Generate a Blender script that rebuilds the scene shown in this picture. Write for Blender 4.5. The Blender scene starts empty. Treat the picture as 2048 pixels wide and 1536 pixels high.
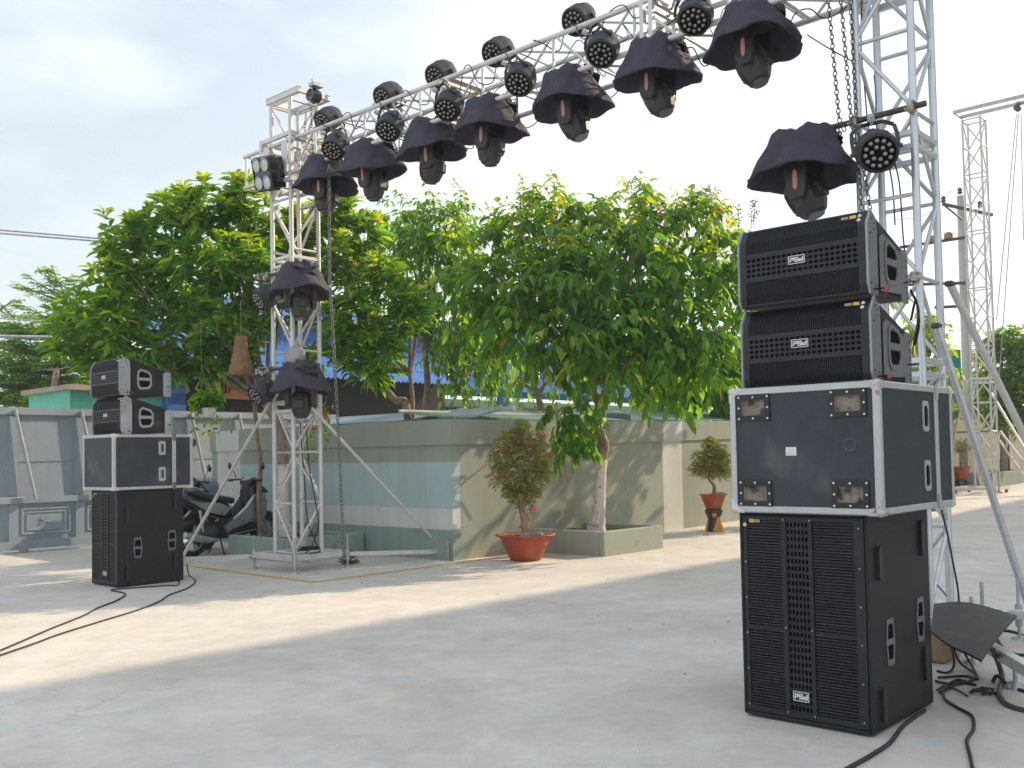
import bpy, math, random
import numpy as np
from math import sin, cos, pi, radians as R, sqrt
from mathutils import Vector, Matrix
random.seed(7); rng = np.random.default_rng(7)
sc = bpy.context.scene
col = sc.collection
V = Vector

# ------------------------------------------------------------------ camera, world, sun
F = 1965.0; CH = 1.5; YAW = R(42.3); PIT = R(2.2); ROLL = .0185
PYC = 910 - math.tan(PIT) * F
fw = V((cos(PIT)*cos(YAW), cos(PIT)*sin(YAW), sin(PIT)))
r0 = V((sin(YAW), -cos(YAW), 0)); u0 = r0.cross(fw)
rr = r0*cos(ROLL) - u0*sin(ROLL); uu = u0*cos(ROLL) + r0*sin(ROLL)
cam = bpy.data.objects.new('camera', bpy.data.cameras.new('camera')); col.objects.link(cam)
m3 = Matrix((rr, uu, -fw)).transposed()
cam.matrix_world = Matrix.Translation((0, 0, CH)) @ m3.to_4x4()
cam.data.sensor_width = 36; cam.data.lens = F/2048*36
cam.data.shift_y = (PYC-768)/2048; cam.data.clip_end = 600
sc.camera = cam

SAZ, SEL = R(-17), R(29.5)
sd = V((cos(SEL)*cos(SAZ), cos(SEL)*sin(SAZ), sin(SEL)))
sun = bpy.data.objects.new('sun', bpy.data.lights.new('sun', 'SUN')); col.objects.link(sun)
sun.data.energy = 3.1; sun.data.angle = R(.55); sun.data.color = (1, .79, .56)
sun.rotation_euler = sd.to_track_quat('Z', 'Y').to_euler()
sun.location = (10, -5, 20)

w = bpy.data.worlds.new('World'); sc.world = w; w.use_nodes = True
nt = w.node_tree; N = nt.nodes; L = nt.links
bg = N['Background']
sky = N.new('ShaderNodeTexSky'); sky.sky_type = 'NISHITA'; sky.sun_disc = False
sky.sun_elevation = SEL; sky.sun_rotation = R(107); sky.air_density = 1.2; sky.dust_density = 2.5
tc = N.new('ShaderNodeTexCoord'); mp = N.new('ShaderNodeMapping'); mp.inputs['Scale'].default_value = (1, 1, 2.4)
mp.inputs['Location'].default_value = (.3, .1, .2)
nz = N.new('ShaderNodeTexNoise'); nz.inputs['Scale'].default_value = 3.4; nz.inputs['Detail'].default_value = 7; nz.inputs['Roughness'].default_value = .5
rp = N.new('ShaderNodeValToRGB'); rp.color_ramp.elements[0].position = .40; rp.color_ramp.elements[1].position = .62
rp.color_ramp.elements[0].color = (.52,)*3+(1,); rp.color_ramp.elements[1].color = (1, 1, 1, 1)
mx = N.new('ShaderNodeMix'); mx.data_type = 'RGBA'; mx.inputs['B'].default_value = (5.55, 5.95, 6.3, 1)
L.new(tc.outputs['Generated'], mp.inputs[0]); L.new(mp.outputs[0], nz.inputs[0]); L.new(nz.outputs[0], rp.inputs[0])
L.new(rp.outputs[0], mx.inputs['Factor']); L.new(sky.outputs[0], mx.inputs['A']); L.new(mx.outputs['Result'], bg.inputs[0])
bg.inputs[1].default_value = .10
sc.view_settings.view_transform = 'Standard'; sc.view_settings.look = 'None'
sc.view_settings.exposure = .92; sc.view_settings.gamma = 1

# pixel of the 2048x1536 survey photo -> ray, used only to measure where things really stand
def ray(px, py): return fw*F + rr*(px-1024) + uu*(PYC-py)
O3 = V((0, 0, CH))
def G(px, py, z=0.): d = ray(px, py); return O3 + d*((z-CH)/d.z)
def atX(px, py, X): d = ray(px, py); return O3 + d*(X/d.x)
def atY(px, py, Y): d = ray(px, py); return O3 + d*(Y/d.y)
def atD(px, py, D): d = ray(px, py); return O3 + d*(D/F)
def gz(x):                                            # the yard rises gently far to the right
    return max(0., (x-13.)*.0165) if x < 45 else .53

# ------------------------------------------------------------------ materials
MATS = {}
def pbr(name, c, rough=.6, metal=0., var=.12, scale=4., bump=0., bscale=40., c2=None, dirt=None, coat=0., spec=None, streak=0.):
    if name in MATS: return MATS[name]
    m = bpy.data.materials.new(name); m.use_nodes = True; t = m.node_tree; n = t.nodes; l = t.links
    b = n['Principled BSDF']; b.inputs['Roughness'].default_value = rough; b.inputs['Metallic'].default_value = metal
    if spec is not None: b.inputs['Specular IOR Level'].default_value = spec
    if coat: b.inputs['Coat Weight'].default_value = coat
    co = n.new('ShaderNodeTexCoord')
    no = n.new('ShaderNodeTexNoise'); no.inputs['Scale'].default_value = scale; no.inputs['Detail'].default_value = 6; no.inputs['Roughness'].default_value = .65
    l.new(co.outputs['Object'], no.inputs[0])
    r_ = n.new('ShaderNodeValToRGB'); r_.color_ramp.elements[0].position = .3; r_.color_ramp.elements[1].position = .7
    a = [x*(1-var) for x in c]; bb = [min(1, x*(1+var)) for x in c] if c2 is None else c2
    r_.color_ramp.elements[0].color = (*a, 1); r_.color_ramp.elements[1].color = (*bb, 1)
    l.new(no.outputs[0], r_.inputs[0]); last = r_.outputs[0]
    if dirt:
        n2 = n.new('ShaderNodeTexNoise'); n2.inputs['Scale'].default_value = dirt[2]; n2.inputs['Detail'].default_value = 8
        l.new(co.outputs['Object'], n2.inputs[0])
        r2 = n.new('ShaderNodeValToRGB'); r2.color_ramp.elements[0].position = dirt[1]; r2.color_ramp.elements[1].position = min(1, dirt[1]+.12)
        l.new(n2.outputs[0], r2.inputs[0])
        mm = n.new('ShaderNodeMix'); mm.data_type = 'RGBA'; mm.inputs['B'].default_value = (*dirt[0], 1)
        l.new(r2.outputs[0], mm.inputs['Factor']); l.new(last, mm.inputs['A']); last = mm.outputs['Result']
    if streak:
        mp_ = n.new('ShaderNodeMapping'); mp_.inputs['Scale'].default_value = (1.7, 1.7, .22); l.new(co.outputs['Object'], mp_.inputs[0])
        n4 = n.new('ShaderNodeTexNoise'); n4.inputs['Scale'].default_value = 2.2; n4.inputs['Detail'].default_value = 7; n4.inputs['Roughness'].default_value = .7; l.new(mp_.outputs[0], n4.inputs[0])
        r4 = n.new('ShaderNodeValToRGB'); r4.color_ramp.elements[0].position = .36; r4.color_ramp.elements[1].position = .58; q_ = 1-streak
        r4.color_ramp.elements[0].color = (q_, q_*.985, q_*.96, 1); r4.color_ramp.elements[1].color = (1, 1, 1, 1); l.new(n4.outputs[0], r4.inputs[0])
        m4 = n.new('ShaderNodeMix'); m4.data_type = 'RGBA'; m4.blend_type = 'MULTIPLY'; m4.inputs['Factor'].default_value = 1
        l.new(last, m4.inputs['A']); l.new(r4.outputs[0], m4.inputs['B']); last = m4.outputs['Result']
    l.new(last, b.inputs['Base Color'])
    mr = n.new('ShaderNodeMapRange'); mr.inputs[3].default_value = max(0, rough-.1); mr.inputs[4].default_value = min(1, rough+.12)
    l.new(no.outputs[0], mr.inputs[0]); l.new(mr.outputs[0], b.inputs['Roughness'])
    if bump:
        n3 = n.new('ShaderNodeTexNoise'); n3.inputs['Scale'].default_value = bscale; n3.inputs['Detail'].default_value = 4
        bp = n.new('ShaderNodeBump'); bp.inputs['Strength'].default_value = bump; bp.inputs['Distance'].default_value = .01
        l.new(co.outputs['Object'], n3.inputs[0]); l.new(n3.outputs[0], bp.inputs['Height']); l.new(bp.outputs[0], b.inputs['Normal'])
    MATS[name] = m; return m

def leafmat(name, dark, mid, light, trans=.45):
    m = bpy.data.materials.new(name); m.use_nodes = True; t = m.node_tree; n = t.nodes; l = t.links
    b = n['Principled BSDF']; b.inputs['Roughness'].default_value = .42; b.inputs['Specular IOR Level'].default_value = .4
    g = n.new('ShaderNodeNewGeometry'); r_ = n.new('ShaderNodeValToRGB')
    r_.color_ramp.elements[0].color = (*dark, 1); r_.color_ramp.elements[1].color = (*light, 1)
    e = r_.color_ramp.elements.new(.80); e.color = (*mid, 1)
    e = r_.color_ramp.elements.new(.975); e.color = (*light, 1)
    if name.endswith('leaf'): r_.color_ramp.elements[-1].color = (.30, .17, .06, 1)
    l.new(g.outputs['Random Per Island'], r_.inputs[0]); l.new(r_.outputs[0], b.inputs['Base Color'])
    tr = n.new('ShaderNodeBsdfTranslucent'); mm = n.new('ShaderNodeMix'); mm.data_type = 'RGBA'; mm.blend_type = 'MULTIPLY'
    mm.inputs['Factor'].default_value = 1; mm.inputs['B'].default_value = (3.0, 2.5, .55, 1)
    l.new(r_.outputs[0], mm.inputs['A']); l.new(mm.outputs['Result'], tr.inputs[0])
    ms = n.new('ShaderNodeMixShader'); ms.inputs[0].default_value = trans
    l.new(b.outputs[0], ms.inputs[1]); l.new(tr.outputs[0], ms.inputs[2]); l.new(ms.outputs[0], n['Material Output'].inputs[0])
    return m

ALU = pbr('aluminium', (.62, .65, .68), .38, .75, .10, 6, .05, 60, dirt=((.45, .42, .38), .66, 9))
ALUW = pbr('dull_aluminium', (.66, .65, .63), .5, .45, .10, 6, .05, 60, dirt=((.4, .36, .3), .66, 9))
DKG = pbr('dark_galvanised', (.20, .20, .20), .5, .6, .25, 12)
STEEL = pbr('dark_steel', (.10, .095, .09), .55, .6, .3, 12, .1, 60)
GALV = pbr('galvanised', (.45, .47, .48), .45, .6, .2, 9, .06, 50, dirt=((.3, .22, .15), .68, 7))
RUST = pbr('rusty_clamp', (.42, .30, .20), .7, .4, .35, 25, .2, 80, c2=(.6, .55, .48))
BLK = pbr('black_plastic', (.018, .019, .021), .45, 0, .3, 8, .06, 200)
CAB = pbr('cabinet_paint', (.016, .017, .019), .55, 0, .35, 5, .25, 260, spec=.4)
GRL = pbr('grille_paint', (.026, .028, .032), .42, .3, .25, 6, .05, 150)
FOAM = pbr('black_foam', (.005, .005, .006), .9, 0, .3, 30, spec=.08)
GREYP = pbr('grey_plate', (.16, .17, .18), .5, .2, .2, 6, .08, 120)
LPL = pbr('light_grey_plate', (.34, .36, .38), .5, .3, .12, 6, .08, 120, dirt=((.3, .25, .2), .66, 10))
WHT = pbr('white_print', (.75, .75, .73), .5, 0, .05, 6)
YEL = pbr('yellow_sticker', (.8, .55, .05), .5, 0, .1, 10)
PLY = pbr('laminate', (.034, .041, .053), .5, 0, .35, 3, .12, 120, dirt=((.085, .09, .095), .60, 2.6))
PLYN = pbr('navy_laminate', (.012, .022, .034), .5, 0, .3, 3, .12, 120, dirt=((.03, .04, .05), .66, 3))
EXT = pbr('edge_profile', (.52, .54, .54), .42, .55, .08, 7, .05, 60, dirt=((.38, .36, .33), .64, 8))
DISH = pbr('dusty_recess', (.26, .22, .17), .85, 0, .2, 9, .2, 60, dirt=((.04, .036, .032), .50, 13))
CLOTH = pbr('cover_fabric', (.047, .044, .066), .85, 0, .3, 5, 1.0, 16, dirt=((.085, .078, .085), .66, 7))
BAND = pbr('grey_webbing', (.05, .06, .07), .8, 0, .15, 9, .2, 200)
LENSM = pbr('lens_glass', (.30, .29, .27), .12, .6, .1, 9)
HEADM = pbr('lamp_housing', (.028, .026, .026), .4, 0, .25, 7, .08, 160)
ORG = pbr('orange_print', (.65, .15, .05), .5, 0, .1, 10)
PNK = pbr('label_strip', (.42, .32, .29), .5, 0, .1, 14)
RUB = pbr('rubber', (.02, .021, .022), .6, 0, .3, 7, .1, 90, dirt=((.06, .055, .05), .62, 8))
MATR = pbr('rubber_mat', (.028, .028, .030), .7, 0, .3, 3, .12, 60, dirt=((.055, .052, .05), .56, 5))
TERRA = pbr('terracotta', (.36, .075, .03), .55, 0, .2, 6, .1, 30, dirt=((.42, .16, .10), .66, 7))
SOIL = pbr('soil', (.10, .065, .045), .95, 0, .4, 12, .6, 50)
BARK = pbr('bark', (.24, .17, .12), .9, 0, .35, 9, .5, 40, c2=(.36, .29, .23))
BARKG = pbr('thin_bark', (.33, .21, .14), .9, 0, .3, 12, .5, 50)
LIME = pbr('whitewashed_bark', (.66, .58, .54), .9, 0, .15, 8, .4, 40, dirt=((.30, .24, .20), .60, 14))
SAGE = pbr('sage_plaster', (.325, .355, .30), .85, 0, .07, 1.2, .12, 60, dirt=((.24, .28, .225), .66, 2), streak=.08)
SAGE2 = pbr('grey_green_plaster', (.26, .34, .30), .85, 0, .08, 1.5, .12, 60, dirt=((.2, .25, .22), .64, 2), streak=.08)
SKYB = pbr('pale_blue_plaster', (.41, .53, .54), .85, 0, .05, 1.2, .1, 60, streak=.07)
PWH = pbr('white_plaster', (.62, .62, .61), .85, 0, .05, 1.5, .1, 60, dirt=((.5, .47, .45), .68, 2), streak=.08)
GATE = pbr('gate_paint', (.30, .355, .415), .5, .15, .07, 1.5, .05, 30, dirt=((.26, .31, .35), .64, 3), streak=.08)
MINT = pbr('mint_paint', (.12, .50, .36), .7, 0, .1, 2)
BLUE = pbr('blue_sheet', (.06, .18, .48), .5, .1, .15, 1.5)
LGRN = pbr('pale_green_wall', (.45, .62, .48), .8, 0, .06, 2)
DARK = pbr('dark_interior', (.02, .022, .026), .9, 0, .3, 2)
TAN = pbr('tan_eave', (.36, .28, .22), .8, 0, .2, 4)
GSH = pbr('green_sheet_roof', (.12, .24, .21), .6, .1, .2, 3)
GREYS = pbr('grey_blue_sheet', (.22, .30, .38), .5, .2, .15, 2)
WICK = pbr('wicker', (.27, .17, .08), .85, 0, .25, 12, .3, 80)
STONE = pbr('stones', (.25, .25, .25), .9, 0, .4, 6, .4, 30)
RED = pbr('red_plastic', (.6, .03, .04), .3, 0, .1, 5)
SILV = pbr('silver_paint', (.30, .34, .35), .28, .5, .12, 4, coat=.4)
BPNT = pbr('black_gloss_paint', (.016, .015, .015), .18, .1, .2, 4, coat=.6)
CHROME = pbr('chrome', (.75, .75, .75), .15, 1, .05, 5)
SEAT = pbr('seat_vinyl', (.03, .033, .04), .5, 0, .2, 8, .1, 90)
CONC = pbr('pole_concrete', (.55, .54, .53), .9, 0, .1, 5)
TILE = pbr('roof_tile', (.10, .12, .15), .5, 0, .25, 4, .1, 20)
WOOD = pbr('plywood', (.36, .24, .13), .8, 0, .2, 6, .1, 60)
CREAM = pbr('cream_render', (.62, .58, .48), .85, 0, .06, 1)
GLASS = pbr('window_glass', (.05, .07, .09), .1, 0, .2, 2)
BAG = pbr('grey_bag', (.33, .33, .34), .5, 0, .2, 8, .3, 40)
GRNNET = pbr('green_net', (.02, .35, .25), .8, 0, .2, 8)
BLUEC = pbr('blue_cord', (.03, .15, .45), .6, 0, .1, 8)
BROWNP = pbr('brown_panel', (.50, .19, .06), .7, 0, .15, 3)
MAG = leafmat('magenta_bracts', (.45, .02, .30), (.60, .04, .42), (.75, .12, .5), .35)

# ------------------------------------------------------------------ mesh builder
def wloc(o):
    p = V((0, 0, 0))
    while o is not None: p += o.location; o = o.parent
    return p
class MB:
    def __init__(s): s.v = []; s.f = []; s.m = []; s.sm = []
    def add(s, vs, fs, mi=0, smooth=False):
        b = len(s.v); s.v += [tuple(x) for x in vs]
        for f in fs: s.f.append(tuple(i+b for i in f)); s.m.append(mi); s.sm.append(smooth)
        return s
    def box(s, c, size, mi=0, rot=None, bev=0.):
        hx, hy, hz = size[0]/2, size[1]/2, size[2]/2
        if bev > 0:
            b = min(bev, hx*.9, hy*.9, hz*.9); P = []
            for sx in (-1, 1):
                for sy in (-1, 1):
                    for sz in (-1, 1):
                        P += [V((sx*hx, sy*(hy-b), sz*(hz-b))), V((sx*(hx-b), sy*hy, sz*(hz-b))), V((sx*(hx-b), sy*(hy-b), sz*hz))]
            idx = lambda sx, sy, sz, k: ((sx > 0)*4+(sy > 0)*2+(sz > 0))*3+k
            fs = []
            for q in (-1, 1):
                fs.append([idx(q, a, b_, 0) for a, b_ in ((-1, -1), (1, -1), (1, 1), (-1, 1))])
                fs.append([idx(a, q, b_, 1) for a, b_ in ((-1, -1), (1, -1), (1, 1), (-1, 1))])
                fs.append([idx(a, b_, q, 2) for a, b_ in ((-1, -1), (1, -1), (1, 1), (-1, 1))])
                for r_ in (-1, 1):
                    fs.append([idx(q, r_, -1, 0), idx(q, r_, 1, 0), idx(q, r_, 1, 1), idx(q, r_, -1, 1)])
                    fs.append([idx(q, -1, r_, 0), idx(q, 1, r_, 0), idx(q, 1, r_, 2), idx(q, -1, r_, 2)])
                    fs.append([idx(-1, q, r_, 1), idx(1, q, r_, 1), idx(1, q, r_, 2), idx(-1, q, r_, 2)])
                    for t_ in (-1, 1): fs.append([idx(q, r_, t_, k) for k in range(3)])
        else:
            P = [V((x, y, z)) for x in (-hx, hx) for y in (-hy, hy) for z in (-hz, hz)]
            fs = [(0, 1, 3, 2), (4, 6, 7, 5), (0, 4, 5, 1), (2, 3, 7, 6), (0, 2, 6, 4), (1, 5, 7, 3)]
        # orient outward
        out = []
        for f in fs:
            ce = sum((P[i] for i in f), V())/len(f); n = (P[f[1]]-P[f[0]]).cross(P[f[2]]-P[f[0]])
            out.append(list(f) if n.dot(ce) > 0 else list(f)[::-1])
        if rot is not None: P = [rot @ p for p in P]
        c = V(c); return s.add([p+c for p in P], out, mi)
    def lbox(s, p0, p1, wd, h, mi=0, up=(0, 0, 1), bev=0.):
        p0 = V(p0); p1 = V(p1); x = (p1-p0); ln = x.length; x.normalize(); up = V(up)
        y = up.cross(x)
        if y.length < 1e-4: y = V((0, 1, 0))
        y.normalize(); z = x.cross(y)
        return s.box((p0+p1)/2, (ln, wd, h), mi, Matrix((x, y, z)).transposed(), bev)
    def tube(s, pts, r, n=8, mi=0, cap=True, ey=1.):
        pts = [V(p) for p in pts]; k = len(pts)
        if not hasattr(r, '__len__'): r = [r]*k
        vs = []; fs = []
        t = (pts[1]-pts[0]).normalized(); a = V((0, 0, 1)) if abs(t.z) < .9 else V((1, 0, 0))
        u = t.cross(a).normalized()
        for i, p in enumerate(pts):
            if i == 0: t = pts[1]-p
            elif i == k-1: t = p-pts[i-1]
            else: t = pts[i+1]-pts[i-1]
            t.normalize(); u = (u-t*u.dot(t))
            if u.length < 1e-6: u = t.cross(V((.3, .5, .8)))
            u.normalize(); v = t.cross(u)
            for j in range(n):
                an = 2*pi*j/n; vs.append(p+u*(cos(an)*r[i])+v*(sin(an)*r[i]*ey))
        for i in range(k-1):
            for j in range(n):
                a_ = i*n+j; b = i*n+(j+1) % n; fs.append((a_, b, b+n, a_+n))
        s.add(vs, fs, mi, True)
        if cap:
            s.add(vs[:n], [tuple(range(n))[::-1]], mi); s.add(vs[-n:], [tuple(range(n))], mi)
        return s
    def lathe(s, prof, c=(0, 0, 0), n=28, mi=0, sx=1, sy=1, rot=None, fn=None, close=False):
        vs = []; fs = []; k = len(prof); c = V(c)
        for i, (r, z) in enumerate(prof):
            for j in range(n):
                a = 2*pi*j/n; q = r*(fn(a, i/(k-1)) if fn else 1)
                p = V((q*cos(a)*sx, q*sin(a)*sy, z))
                if rot is not None: p = rot @ p
                vs.append(p+c)
        for i in range(k-1):
            for j in range(n):
                a = i*n+j; b = i*n+(j+1) % n; fs.append((a, b, b+n, a+n))
        return s.add(vs, fs, mi, True)
    def prism(s, poly, z0, z1, fr, mi=0):
        """poly in 2-D; fr = function (a, b, h) -> point"""
        n = len(poly); vs = [fr(a, b, z0) for a, b in poly]+[fr(a, b, z1) for a, b in poly]
        fs = [tuple(range(n))[::-1], tuple(range(n, 2*n))]+[(i, (i+1) % n, (i+1) % n+n, i+n) for i in range(n)]
        return s.add(vs, fs, mi)
    def build(s, name, mat, parent=None, local=False):
        me = bpy.data.meshes.new(name)
        off = V((0, 0, 0)) if (local or parent is None) else wloc(parent)
        me.from_pydata([(a-off.x, b-off.y, c-off.z) for a, b, c in s.v], [], s.f)
        for m in (mat if isinstance(mat, (list, tuple)) else [mat]): me.materials.append(m)
        me.polygons.foreach_set('material_index', s.m); me.polygons.foreach_set('use_smooth', s.sm)
        me.update(); o = bpy.data.objects.new(name, me); col.objects.link(o)
        if parent is not None: o.parent = parent
        return o
def tag(o, label=None, cat=None, group=None, kind=None):
    if label: o['label'] = label
    if cat: o['category'] = cat
    if group: o['group'] = group
    if kind: o['kind'] = kind
    return o
def thing(name, label, cat, loc=(0, 0, 0), group=None, rz=0):
    o = bpy.data.objects.new(name, None); col.objects.link(o); o.location = loc; o.rotation_euler = (0, 0, rz)
    o.empty_display_size = .1
    return tag(o, label, cat, group)
def single(mb, name, mat, label, cat, group=None):
    return tag(mb.build(name, mat), label, cat, group)
def copy_tree(o, parent=None):
    c = o.copy(); col.objects.link(c)
    if parent is not None: c.parent = parent; c.matrix_parent_inverse = Matrix()
    for ch in list(o.children): copy_tree(ch, c)
    return c
def fast_mesh(name, verts, faces_flat, sizes, mat, parent=None, mi=None):
    me = bpy.data.meshes.new(name); nv = len(verts); nf = len(sizes)
    off = wloc(parent) if parent is not None else V()
    verts = verts - np.array(off)[None, :]
    me.vertices.add(nv); me.vertices.foreach_set('co', verts.astype(np.float32).ravel())
    me.loops.add(len(faces_flat)); me.loops.foreach_set('vertex_index', faces_flat.astype(np.int32))
    st = np.concatenate([[0], np.cumsum(sizes)[:-1]]).astype(np.int32)
    me.polygons.add(nf); me.polygons.foreach_set('loop_start', st)
    me.materials.append(mat); me.update(calc_edges=True); me.validate()
    o = bpy.data.objects.new(name, me); col.objects.link(o)
    if parent is not None: o.parent = parent
    return o
def leaves(name, pos, dirs, L_, W_, mat, parent, droop=.25, fold=.25, roll=None):
    """pos, dirs: (n,3); one bent, folded leaf per row"""
    n = len(pos); d = dirs/np.linalg.norm(dirs, axis=1, keepdims=True)
    L_ = L_*rng.uniform(.5, 1.2, n); W_ = W_*rng.uniform(.6, 1.2, n)
    up = np.array([0, 0, 1.])+rng.normal(0, .45, (n, 3)); s = np.cross(d, up); s /= np.linalg.norm(s, axis=1, keepdims=True)+1e-9
    nn = np.cross(s, d); dz = np.array([0, 0, -1.])
    def P(t, side, lift):
        return pos + d*(t*L_)[:, None] + dz*((droop*t*t)*L_)[:, None] + s*(side*W_)[:, None] + nn*(lift*W_)[:, None]
    vs = np.stack([P(0, 0, 0), P(.35, .5, fold), P(.35, 0, 0), P(.35, -.5, fold), P(.75, .36, fold), P(.75, 0, 0), P(.75, -.36, fold), P(1., 0, 0)], 1)
    fl = np.array([0, 1, 2, 0, 2, 3, 1, 4, 5, 2, 2, 5, 6, 3, 4, 7, 5, 5, 7, 6])
    sz = np.array([3, 3, 4, 4, 3, 3])
    F_ = (fl[None, :]+(np.arange(n)*8)[:, None]).ravel(); S_ = np.tile(sz, n)
    return fast_mesh(name, vs.reshape(-1, 3), F_, S_, mat, parent)

# ------------------------------------------------------------------ the setting
def ground():
    m = bpy.data.materials.new('concrete_yard'); m.use_nodes = True; t = m.node_tree; n = t.nodes; l = t.links
    b = n['Principled BSDF']; b.inputs['Roughness'].default_value = .85; b.inputs['Specular IOR Level'].default_value = .25
    co = n.new('ShaderNodeTexCoord')
    def noise(s, d, r=.6, ds=0):
        q = n.new('ShaderNodeTexNoise'); q.inputs['Scale'].default_value = s; q.inputs['Detail'].default_value = d
        q.inputs['Roughness'].default_value = r; q.inputs['Distortion'].default_value = ds; l.new(co.outputs['Object'], q.inputs[0]); return q
    def ramp(src, a, b_, ca, cb):
        q = n.new('ShaderNodeValToRGB'); q.color_ramp.elements[0].position = a; q.color_ramp.elements[1].position = b_
        q.color_ramp.elements[0].color = (*ca, 1); q.color_ramp.elements[1].color = (*cb, 1); l.new(src, q.inputs[0]); return q.outputs[0]
    def mix(f, a, b_, mode='MIX'):
        q = n.new('ShaderNodeMix'); q.data_type = 'RGBA'; q.blend_type = mode
        if hasattr(f, 'links'): l.new(f, q.inputs['Factor'])
        else: q.inputs['Factor'].default_value = f
        for s, v in (('A', a), ('B', b_)):
            if hasattr(v, 'links'): l.new(v, q.inputs[s])
            else: q.inputs[s].default_value = (*v, 1)
        return q.outputs['Result']
    base = ramp(noise(.55, 8, .7, .6).outputs[0], .32, .68, (.52, .485, .44), (.68, .645, .60))
    blu = ramp(noise(1.3, 7, .65, 1.2).outputs[0], .52, .72, (0, 0, 0), (.55, .55, .55))
    c = mix(blu, base, (.57, .58, .58))
    red = ramp(noise(.9, 6, .6, .5).outputs[0], .55, .75, (0, 0, 0), (.45, .45, .45)); c = mix(red, c, (.63, .55, .49))
    mott = ramp(noise(3.2, 10, .72, .4).outputs[0], .34, .66, (.90, .895, .885), (1.07, 1.075, 1.08)); c = mix(1., c, mott, 'MULTIPLY')
    stain = ramp(noise(1.7, 9, .75, 2.).outputs[0], .62, .70, (0, 0, 0), (.35, .35, .35)); c = mix(stain, c, (.47, .42, .37))
    fine = ramp(noise(14, 6, .75).outputs[0], .25, .75, (.93, .93, .93), (1.06, 1.06, 1.06)); c = mix(1., c, fine, 'MULTIPLY')
    sand = ramp(noise(120, 2, .6).outputs[0], .3, .7, (.93, .93, .93), (1.06, 1.06, 1.06)); c = mix(1., c, sand, 'MULTIPLY')
    # hairline cracks, only here and there
    vo = n.new('ShaderNodeTexVoronoi'); vo.feature = 'DISTANCE_TO_EDGE'; vo.inputs['Scale'].default_value = .42
    nd = noise(2.2, 6, .7); ad = n.new('ShaderNodeMix'); ad.data_type = 'RGBA'; ad.blend_type = 'LINEAR_LIGHT'; ad.inputs['Factor'].default_value = .35
    l.new(co.outputs['Object'], ad.inputs['A']); l.new(nd.outputs['Color'], ad.inputs['B']); l.new(ad.outputs['Result'], vo.inputs[0])
    ck = ramp(vo.outputs['Distance'], .0015, .006, (1, 1, 1), (0, 0, 0)); gate = ramp(noise(.5, 3).outputs[0], .52, .60, (0, 0, 0), (.35, .35, .35))
    ckm = mix(1., ck, gate, 'MULTIPLY'); c = mix(ckm, c, (.22, .20, .18))
    # specks of grit
    v2 = n.new('ShaderNodeTexVoronoi'); v2.inputs['Scale'].default_value = 7; l.new(co.outputs['Object'], v2.inputs[0])
    sp = ramp(v2.outputs['Distance'], .018, .03, (.35, .35, .35), (0, 0, 0)); c = mix(sp, c, (.16, .13, .11))
    l.new(c, b.inputs['Base Color'])
    bp = n.new('ShaderNodeBump'); bp.inputs['Strength'].default_value = .25; bp.inputs['Distance'].default_value = .01
    l.new(noise(30, 8, .7).outputs[0], bp.inputs['Height']); l.new(bp.outputs[0], b.inputs['Normal'])
    xs = [-88, -60, -20, 0, 5, 9, 13, 17, 21, 25, 29, 33, 37, 41, 45, 80, 178]; ys = [-70, -20, 0, 5, 10, 16, 24, 60, 136]
    g = MB(); g.add([(x, y, gz(x)) for x in xs for y in ys], [(i*len(ys)+j, (i+1)*len(ys)+j, (i+1)*len(ys)+j+1, i*len(ys)+j+1) for i in range(len(xs)-1) for j in range(len(ys)-1)])
    o = g.build('ground', m); tag(o, kind='structure')
    # worn yellow line
    ym = bpy.data.materials.new('worn_yellow'); ym.use_nodes = True; n = ym.node_tree.nodes; l = ym.node_tree.links; b = n['Principled BSDF']
    co = n.new('ShaderNodeTexCoord'); q = n.new('ShaderNodeTexNoise'); q.inputs['Scale'].default_value = 6; q.inputs['Detail'].default_value = 9; l.new(co.outputs['Object'], q.inputs[0])
    r_ = n.new('ShaderNodeValToRGB'); r_.color_ramp.elements[0].position = .50; r_.color_ramp.elements[1].position = .68
    r_.color_ramp.elements[0].color = (.72, .40, .05, 1); r_.color_ramp.elements[1].color = (.44, .38, .30, 1); l.new(q.outputs[0], r_.inputs[0]); l.new(r_.outputs[0], b.inputs['Base Color']); b.inputs['Roughness'].default_value = .8
    y = MB()
    A, B_, C_, D = V((7.30, 13.2, 0)), V((7.24, 9.88, 0)), V((9.75, 9.97, 0)), V((10.9, 9.93, 0))
    for p, q_ in ((A, B_), (B_, D)):
        t_ = (q_-p).normalized(); s_ = V((-t_.y, t_.x, 0))*.04
        y.add([p-s_+V((0, 0, .004)), q_-s_+V((0, 0, .004)), q_+s_+V((0, 0, .004)), p+s_+V((0, 0, .004))], [(0, 1, 2, 3)])
    p, q_ = V((7.30, 13.2, 0)), V((8.4, 13.25, 0))
    tag(y.build('painted_line', ym), kind='structure')
ground()

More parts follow.
